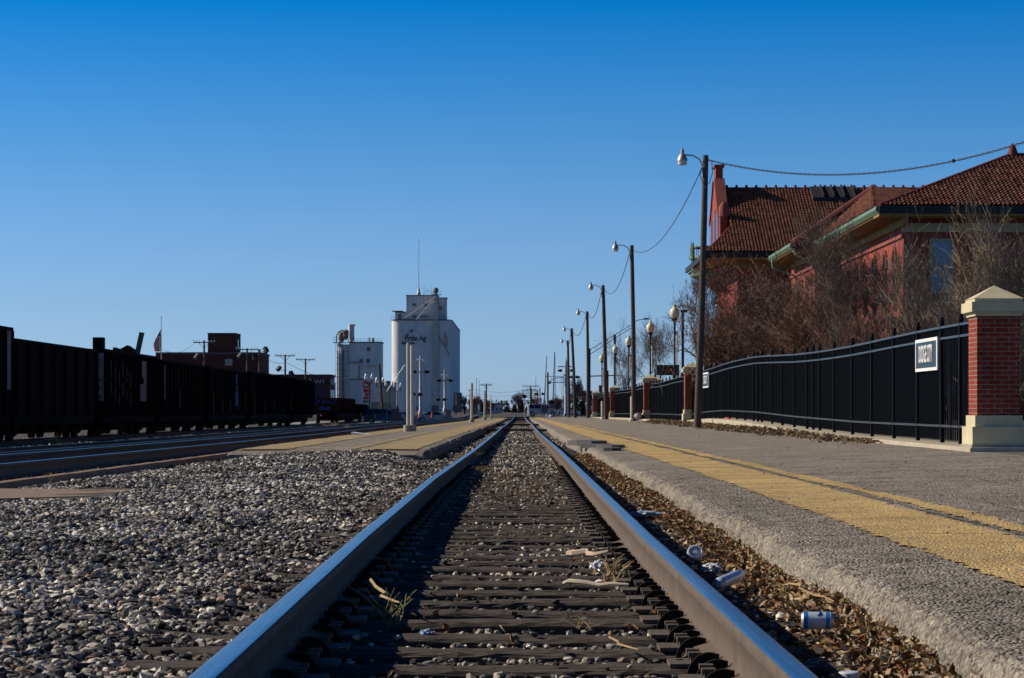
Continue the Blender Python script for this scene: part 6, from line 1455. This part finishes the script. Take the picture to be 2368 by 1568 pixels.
text_mesh('lettering', 'STOP', .26, m_wpost, t, (c.x, c.y-.02, c.z), (R(90), 0, 0), sx=.9, ext=.003); b = MB(); b.box(c.x-.03, c.x+.03, c.y+.02, c.y+.07, -.5, c.z+.3); b.build('post', m_galv, t)
# traffic signals and truss arm street light
k = .062; Bp = P(1364, 962, k); t = thing('traffic_light', 'dark traffic light mast with long arm and street lamp', 'traffic light', Bp)
b = MB(); b.bar(Bp, P(1364, 806, k), .22); b.bar(P(1364, 870, k), P(1431, 868, k), .16); b.build('mast', m_dark, t)
b = MB(); A1_, A2_ = P(1364, 809, k), P(1460, 751, k); B1_, B2_ = P(1364, 820, k), P(1460, 758, k)
b.bar(A1_, A2_, .09); b.bar(B1_, B2_, .09)
for i in range(1, 7): b.bar(A1_.lerp(A2_, i/7), B1_.lerp(B2_, i/7), .05)
b.tube([A2_, P(1473, 741, k), P(1484, 738.5, k), P(1492, 738, k)], .06, 6); b.build('truss_arm', m_gut, t)
c = P(1494, 737.5, k); b = MB(); b.box(c.x-.35, c.x+.4, c.y-.2, c.y+.2, c.z-.1, c.z+.12); b.build('lamp_head', m_stonec, t)
def sighead(x, y, kk, label, mat, n=3):
    c = P(x, y, kk); t = thing('traffic_light', label, 'traffic light', c); b = MB(); b.box(c.x-.22, c.x+.22, c.y-.1, c.y+.15, c.z-.6, c.z+.6); b.build('housing', mat, t)
    for i, q in enumerate((.38, 0, -.38)): b = MB(); b.tube([(c.x, c.y-.101, c.z+q), (c.x, c.y-.2, c.z+q)], [.14,.16], 12); b.build('lens', m_glassd, t)
    b = MB(); b.bar((c.x, c.y+.18, c.z+.6), (c.x, c.y+.18, c.z-2.4), .08); b.build('post', m_dark, t)
sighead(1366.5, 913, .068, 'black traffic signal head beside the fourth light pole', m_dark)
sighead(1389, 903, .05, 'yellow traffic signal head left of the third light pole', M('signal_yellow', (.48,.30,.08), .6))
k = .055; Bp = P(1422, 950, k); t = thing('dark_post', 'dark reddish post rising through the truss arm', 'pole', Bp); b = MB(); b.bar(Bp, P(1422, 774, k), .28); b.build('pole', M('rusty_post', (.07,.03,.03), .8), t)
b = MB(); c = P(1404.5, 893, .04); b.box(c.x-.12, c.x+.12, c.y-.02, c.y+.02, P(0,915,.04).z, P(0,857,.04).z); tag(b.build('red_banner', M('dull_red', (.22,.03,.03), .8)), 'narrow dull red banner just behind the third wooden light pole', 'banner')

# ------------------------------------------------------------ far end of the tracks
def fartree(x, yt, hw, k, label, seed, mat=m_twig, **kw):
    h = (957-yt)*k; loc = P(x, 957, k); loc.z = -.5
    kw.setdefault('tw', .03); bare_tree(label, loc, CAMZ+(947-yt)*k+.5, hw*k, seed, mat, group='distant trees along the railway', kids=(2,4), r0=.35, trunk=.3, cap=5000, **kw)
m_twb = M('greyish_twig', (.17,.15,.15), .9, var=.2, isl=.2)
fartree(1199, 906, 15, .115, 'bushy grey tree standing over the vanishing tracks', 31, m_twb, up=.4)
fartree(1336, 875, 17, .085, 'pale bare tree behind the last wooden light poles', 32, m_twig, up=.5)
fartree(1350, 890, 12, .09, 'second pale bare tree behind the fourth light pole', 33, m_twigr, up=.5)
fartree(1318, 905, 15, .085, 'brown bare tree right of the cantilever tower', 34, m_twigr)
fartree(1290, 915, 13, .09, 'brown bare thicket tree behind the gate mechanism', 35, m_twigr, up=.2)
fartree(1095, 915, 14, .1, 'bare tree left of the single cream posts', 36, m_twigr)
fartree(1133, 925, 16, .12, 'low bare tree behind the farthest cream post', 37, m_twigr, up=.2)
fartree(1157, 930, 14, .15, 'far bare tree left of the vanishing tracks', 38, m_twb, tw=.045)
fartree(1240, 920, 12, .14, 'far brown tree right of the vanishing tracks', 39, m_twigr, tw=.045)
fartree(1075, 915, 8, .11, 'thin bare tree beside the elevator end', 40, m_twb)
fartree(1115, 922, 15, .11, 'bare tree between two single cream posts', 41, m_twigr)
# evergreens: small leaf faces round a trunk
def evergreen(x, yt, hw, k, label, seed):
    loc = P(x, 957, k); loc.z = -.5; h = CAMZ+(947-yt)*k+.5; rs_ = np.random.RandomState(seed); n = 2600
    t = thing('evergreen_tree', label, 'tree', loc, group='distant trees along the railway'); q = rs_.rand(n)**.7; ang = rs_.rand(n)*6.28; rad = hw*k*(1-q*.85)*rs_.rand(n)**.4*(1+.25*np.sin(ang*3+q*9))
    c = np.stack([loc.x+rad*np.cos(ang), loc.y+rad*np.sin(ang), loc.z+.2+q*(h-.2)], -1); V = c[:, None]+rs_.normal(0, .16, (n, 4, 3))
    nmesh('crown', V.reshape(-1, 3), np.arange(n*4).reshape(n, 4), m_ev, t); b = MB(); b.tube([loc, loc+Vector((0,0,h*.8))], [.2, .05], 6); b.build('trunk', m_bark, t)
m_ev = M('evergreen_needles', (.03,.045,.03), .9, var=.4, scale=2, isl=.5)
evergreen(1345, 930, 12, .075, 'small dark evergreen between the last light poles', 1)
evergreen(1206, 928, 9, .11, 'dark evergreen bush right of the grey tree at the vanishing tracks', 2)
evergreen(1190, 938, 7, .12, 'low dark bush left of the vanishing tracks', 3)
evergreen(1330, 925, 7, .08, 'narrow dark evergreen left of the fifth light pole', 4)
evergreen(1172, 941, 10, .16, 'flat dark bush far left of the vanishing tracks', 5)
# tree line, far buildings
rs_ = np.random.RandomState(77); n = 15000
a = rs_.uniform(-1.0, 1.0, n); yd = rs_.uniform(1150, 1500, n); x = a*yd*.32; hh = 7*(.5+.5*noise2(x, x*0, .02, 4)+.3*noise2(x, x*0, .1, 5)); hh = np.clip(hh, 1.5, 10)
kx = (x > 60) | ((x < -40) ) | (rs_.rand(n) < .4); x, yd, hh = x[kx], yd[kx], hh[kx]
c = np.stack([x, yd, -.5+rs_.rand(len(x))**1.3*hh], -1); V = c[:, None]+rs_.normal(0, .75, (len(x), 4, 3))
o = nmesh('far_tree_line', V.reshape(-1, 3), np.arange(len(x)*4).reshape(-1, 4), M('far_brown_foliage', (.10,.075,.07), .9, var=.3, scale=.05, isl=.3)); tag(o, 'far band of brown leafless trees along the horizon', 'trees', kind='stuff')
for (x0, x1, y0_, kk, col, lab) in [(1136, 1162, 935, .14, (.5,.5,.52), 'long low white building left of the vanishing tracks'), (1084, 1104, 930, .12, (.4,.4,.42), 'grey low shed behind the single cream post'), (1356, 1378, 925, .095, (.34,.36,.42), 'pale blue grey store behind the stop sign'), (1268, 1300, 928, .13, (.24,.19,.17), 'grey roofed building behind the brown thicket'), (1240, 1262, 940, .13, (.3,.2,.17), 'low brown building right of the vanishing tracks')]:
    p0_ = P(x0, y0_, kk); p1_ = P(x1, y0_, kk); t = thing('far_building', lab, 'building', (p0_.x, p0_.y, -.6)); b = MB(); b.box(p0_.x, p1_.x, p0_.y, p0_.y+15, -.6, p0_.z); b.build('wall', M('far_wall', col, .9, var=.08), t)
    b = MB(); b.box(p0_.x-.2, p1_.x+.2, p0_.y-.2, p0_.y+15.2, p0_.z+.001, p0_.z+.35); b.build('roof', m_stonec, t)
    b = MB(); W_ = p1_.x-p0_.x
    for i in range(3): xx = p0_.x+W_*(i+.3)/3; b.box(xx, xx+W_*.12, p0_.y-.05, p0_.y-.003, .2, 1.4)
    b.build('windows', m_glassd, t)
k = .078; c = P(1361, 942, k); t = thing('vending_machine', 'bright red and white machines standing behind the fence end', 'vending machine', P(1361, 953, k))
b = MB(); b.box(c.x-.9, c.x+.7, c.y, c.y+.8, -.45, c.z+.55); b.build('cabinet', m_red, t); b = MB(); [b.box(c.x-.7+i*.55, c.x-.45+i*.55, c.y-.03, c.y-.002, c.z-.5, c.z+.3) for i in range(3)]; b.build('front_panels', m_white, t)
# stacked utility poles near the vanishing point
util_pole(1227, 891, .1, 'dark utility pole with many stacked crossarms near the vanishing tracks', arm=2.0, lights=(), arms=4, yarm=2, ybase=956, grp='distant utility poles')
util_pole(1229, 899, .125, 'second utility pole just behind the stacked crossarm pole', arm=1.8, lights=(), arms=3, yarm=2, ybase=956, grp='distant utility poles')
util_pole(1124.5, 886.5, .085, 'tall thin utility pole left of the vanishing tracks', arm=1.15, lights=(), arms=1, yarm=4, ybase=957, grp='distant utility poles')
util_pole(1088, 900, .09, 'utility pole behind the single cream post', arm=.5, lights=(), arms=3, yarm=2, ybase=957, grp='distant utility poles')
util_pole(1167, 926, .17, 'tiny utility pole far left of the vanishing tracks', arm=1.6, lights=(), arms=1, yarm=1, ybase=955, grp='distant utility poles')
util_pole(1243, 905, .13, 'thin utility pole right of the stacked crossarm pole', arm=.3, lights=(), arms=1, yarm=1, ybase=956, grp='distant utility poles')
for xx, yt_, kk, lab in [(1102, 873, .12, 'thin radio mast left of the tall utility pole'), (1108, 878, .14, 'second thin radio mast, with small aerial'), (1239, 871, .13, 'lone thin radio mast right of the vanishing tracks'), (1283.5, 816, .1, 'very tall thin mast behind the gates')]:
    b = MB(); b.tube([P(xx, 955, kk), P(xx, yt_, kk)], [.10, .06], 6); tag(b.build('radio_mast', m_machine), lab, 'mast', 'thin far masts')
for yy0, yy1, lab in [(898, 902, 'highest faint line above the vanishing tracks'), (907, 910, 'second faint line above the vanishing tracks'), (927, 929, 'lowest faint line above the vanishing tracks')]:
    cable(P(1088, yy0, .09), P(1227, yy1-4, .1), .9, .025, lab, grp='faint far lines')
# relay signal at the vanishing tracks
k = .09; Bp = P(1213, 957, k); t = thing('block_signal', 'dark round block signal beside the vanishing tracks', 'signal', Bp); c = P(1213, 917, k); b = MB(); b.tube([Bp, c], .09, 6); b.build('post', m_galv, t)
b = MB(); b.tube([(c.x, c.y-.1, c.z), (c.x, c.y-.25, c.z)], .42, 16); b.build('head', m_black, t)
b = MB(); c = P(1222.5, 945, .062); b.lathe([(.13,-1.0),(.13,.5),(.1,.6)], c, 8); tag(b.build('white_marker', m_white), 'small white marker post left of the silver suv', 'marker post')
for xx, yy, kk, lab in [(914, 955, .05, 'squat grey concrete cabinet in front of the dark cars'), (1037, 957, .054, 'small dark box post in front of the parked sedan'), (882, 938, .064, 'brown low container behind the dark suv')]:
    c = P(xx, yy, kk); w_ = .35 if 'small' in lab else (.45 if 'squat' in lab else 1.5); t = thing('utility_box', lab, 'cabinet', P(xx, 965, kk)); b = MB(); b.box(c.x-w_, c.x+w_, c.y-.3, c.y+.3, -1.04, c.z+.45); b.build('cabinet', m_stonec if 'squat' in lab else m_machine, t)
    b = MB(); b.box(c.x-w_-.05, c.x+w_+.05, c.y-.35, c.y+.35, c.z+.451, c.z+.53); b.build('lid', m_conc, t)
b = MB(); c = P(872, 950, .049); b.bar((P(895,0,.049).x, c.y, P(0,968,.049).z), (P(895,0,.049).x, c.y, P(0,935,.049).z), .07); tag(b.build('thin_post', m_galv), 'thin pale post in front of the dark blue suv', 'post')
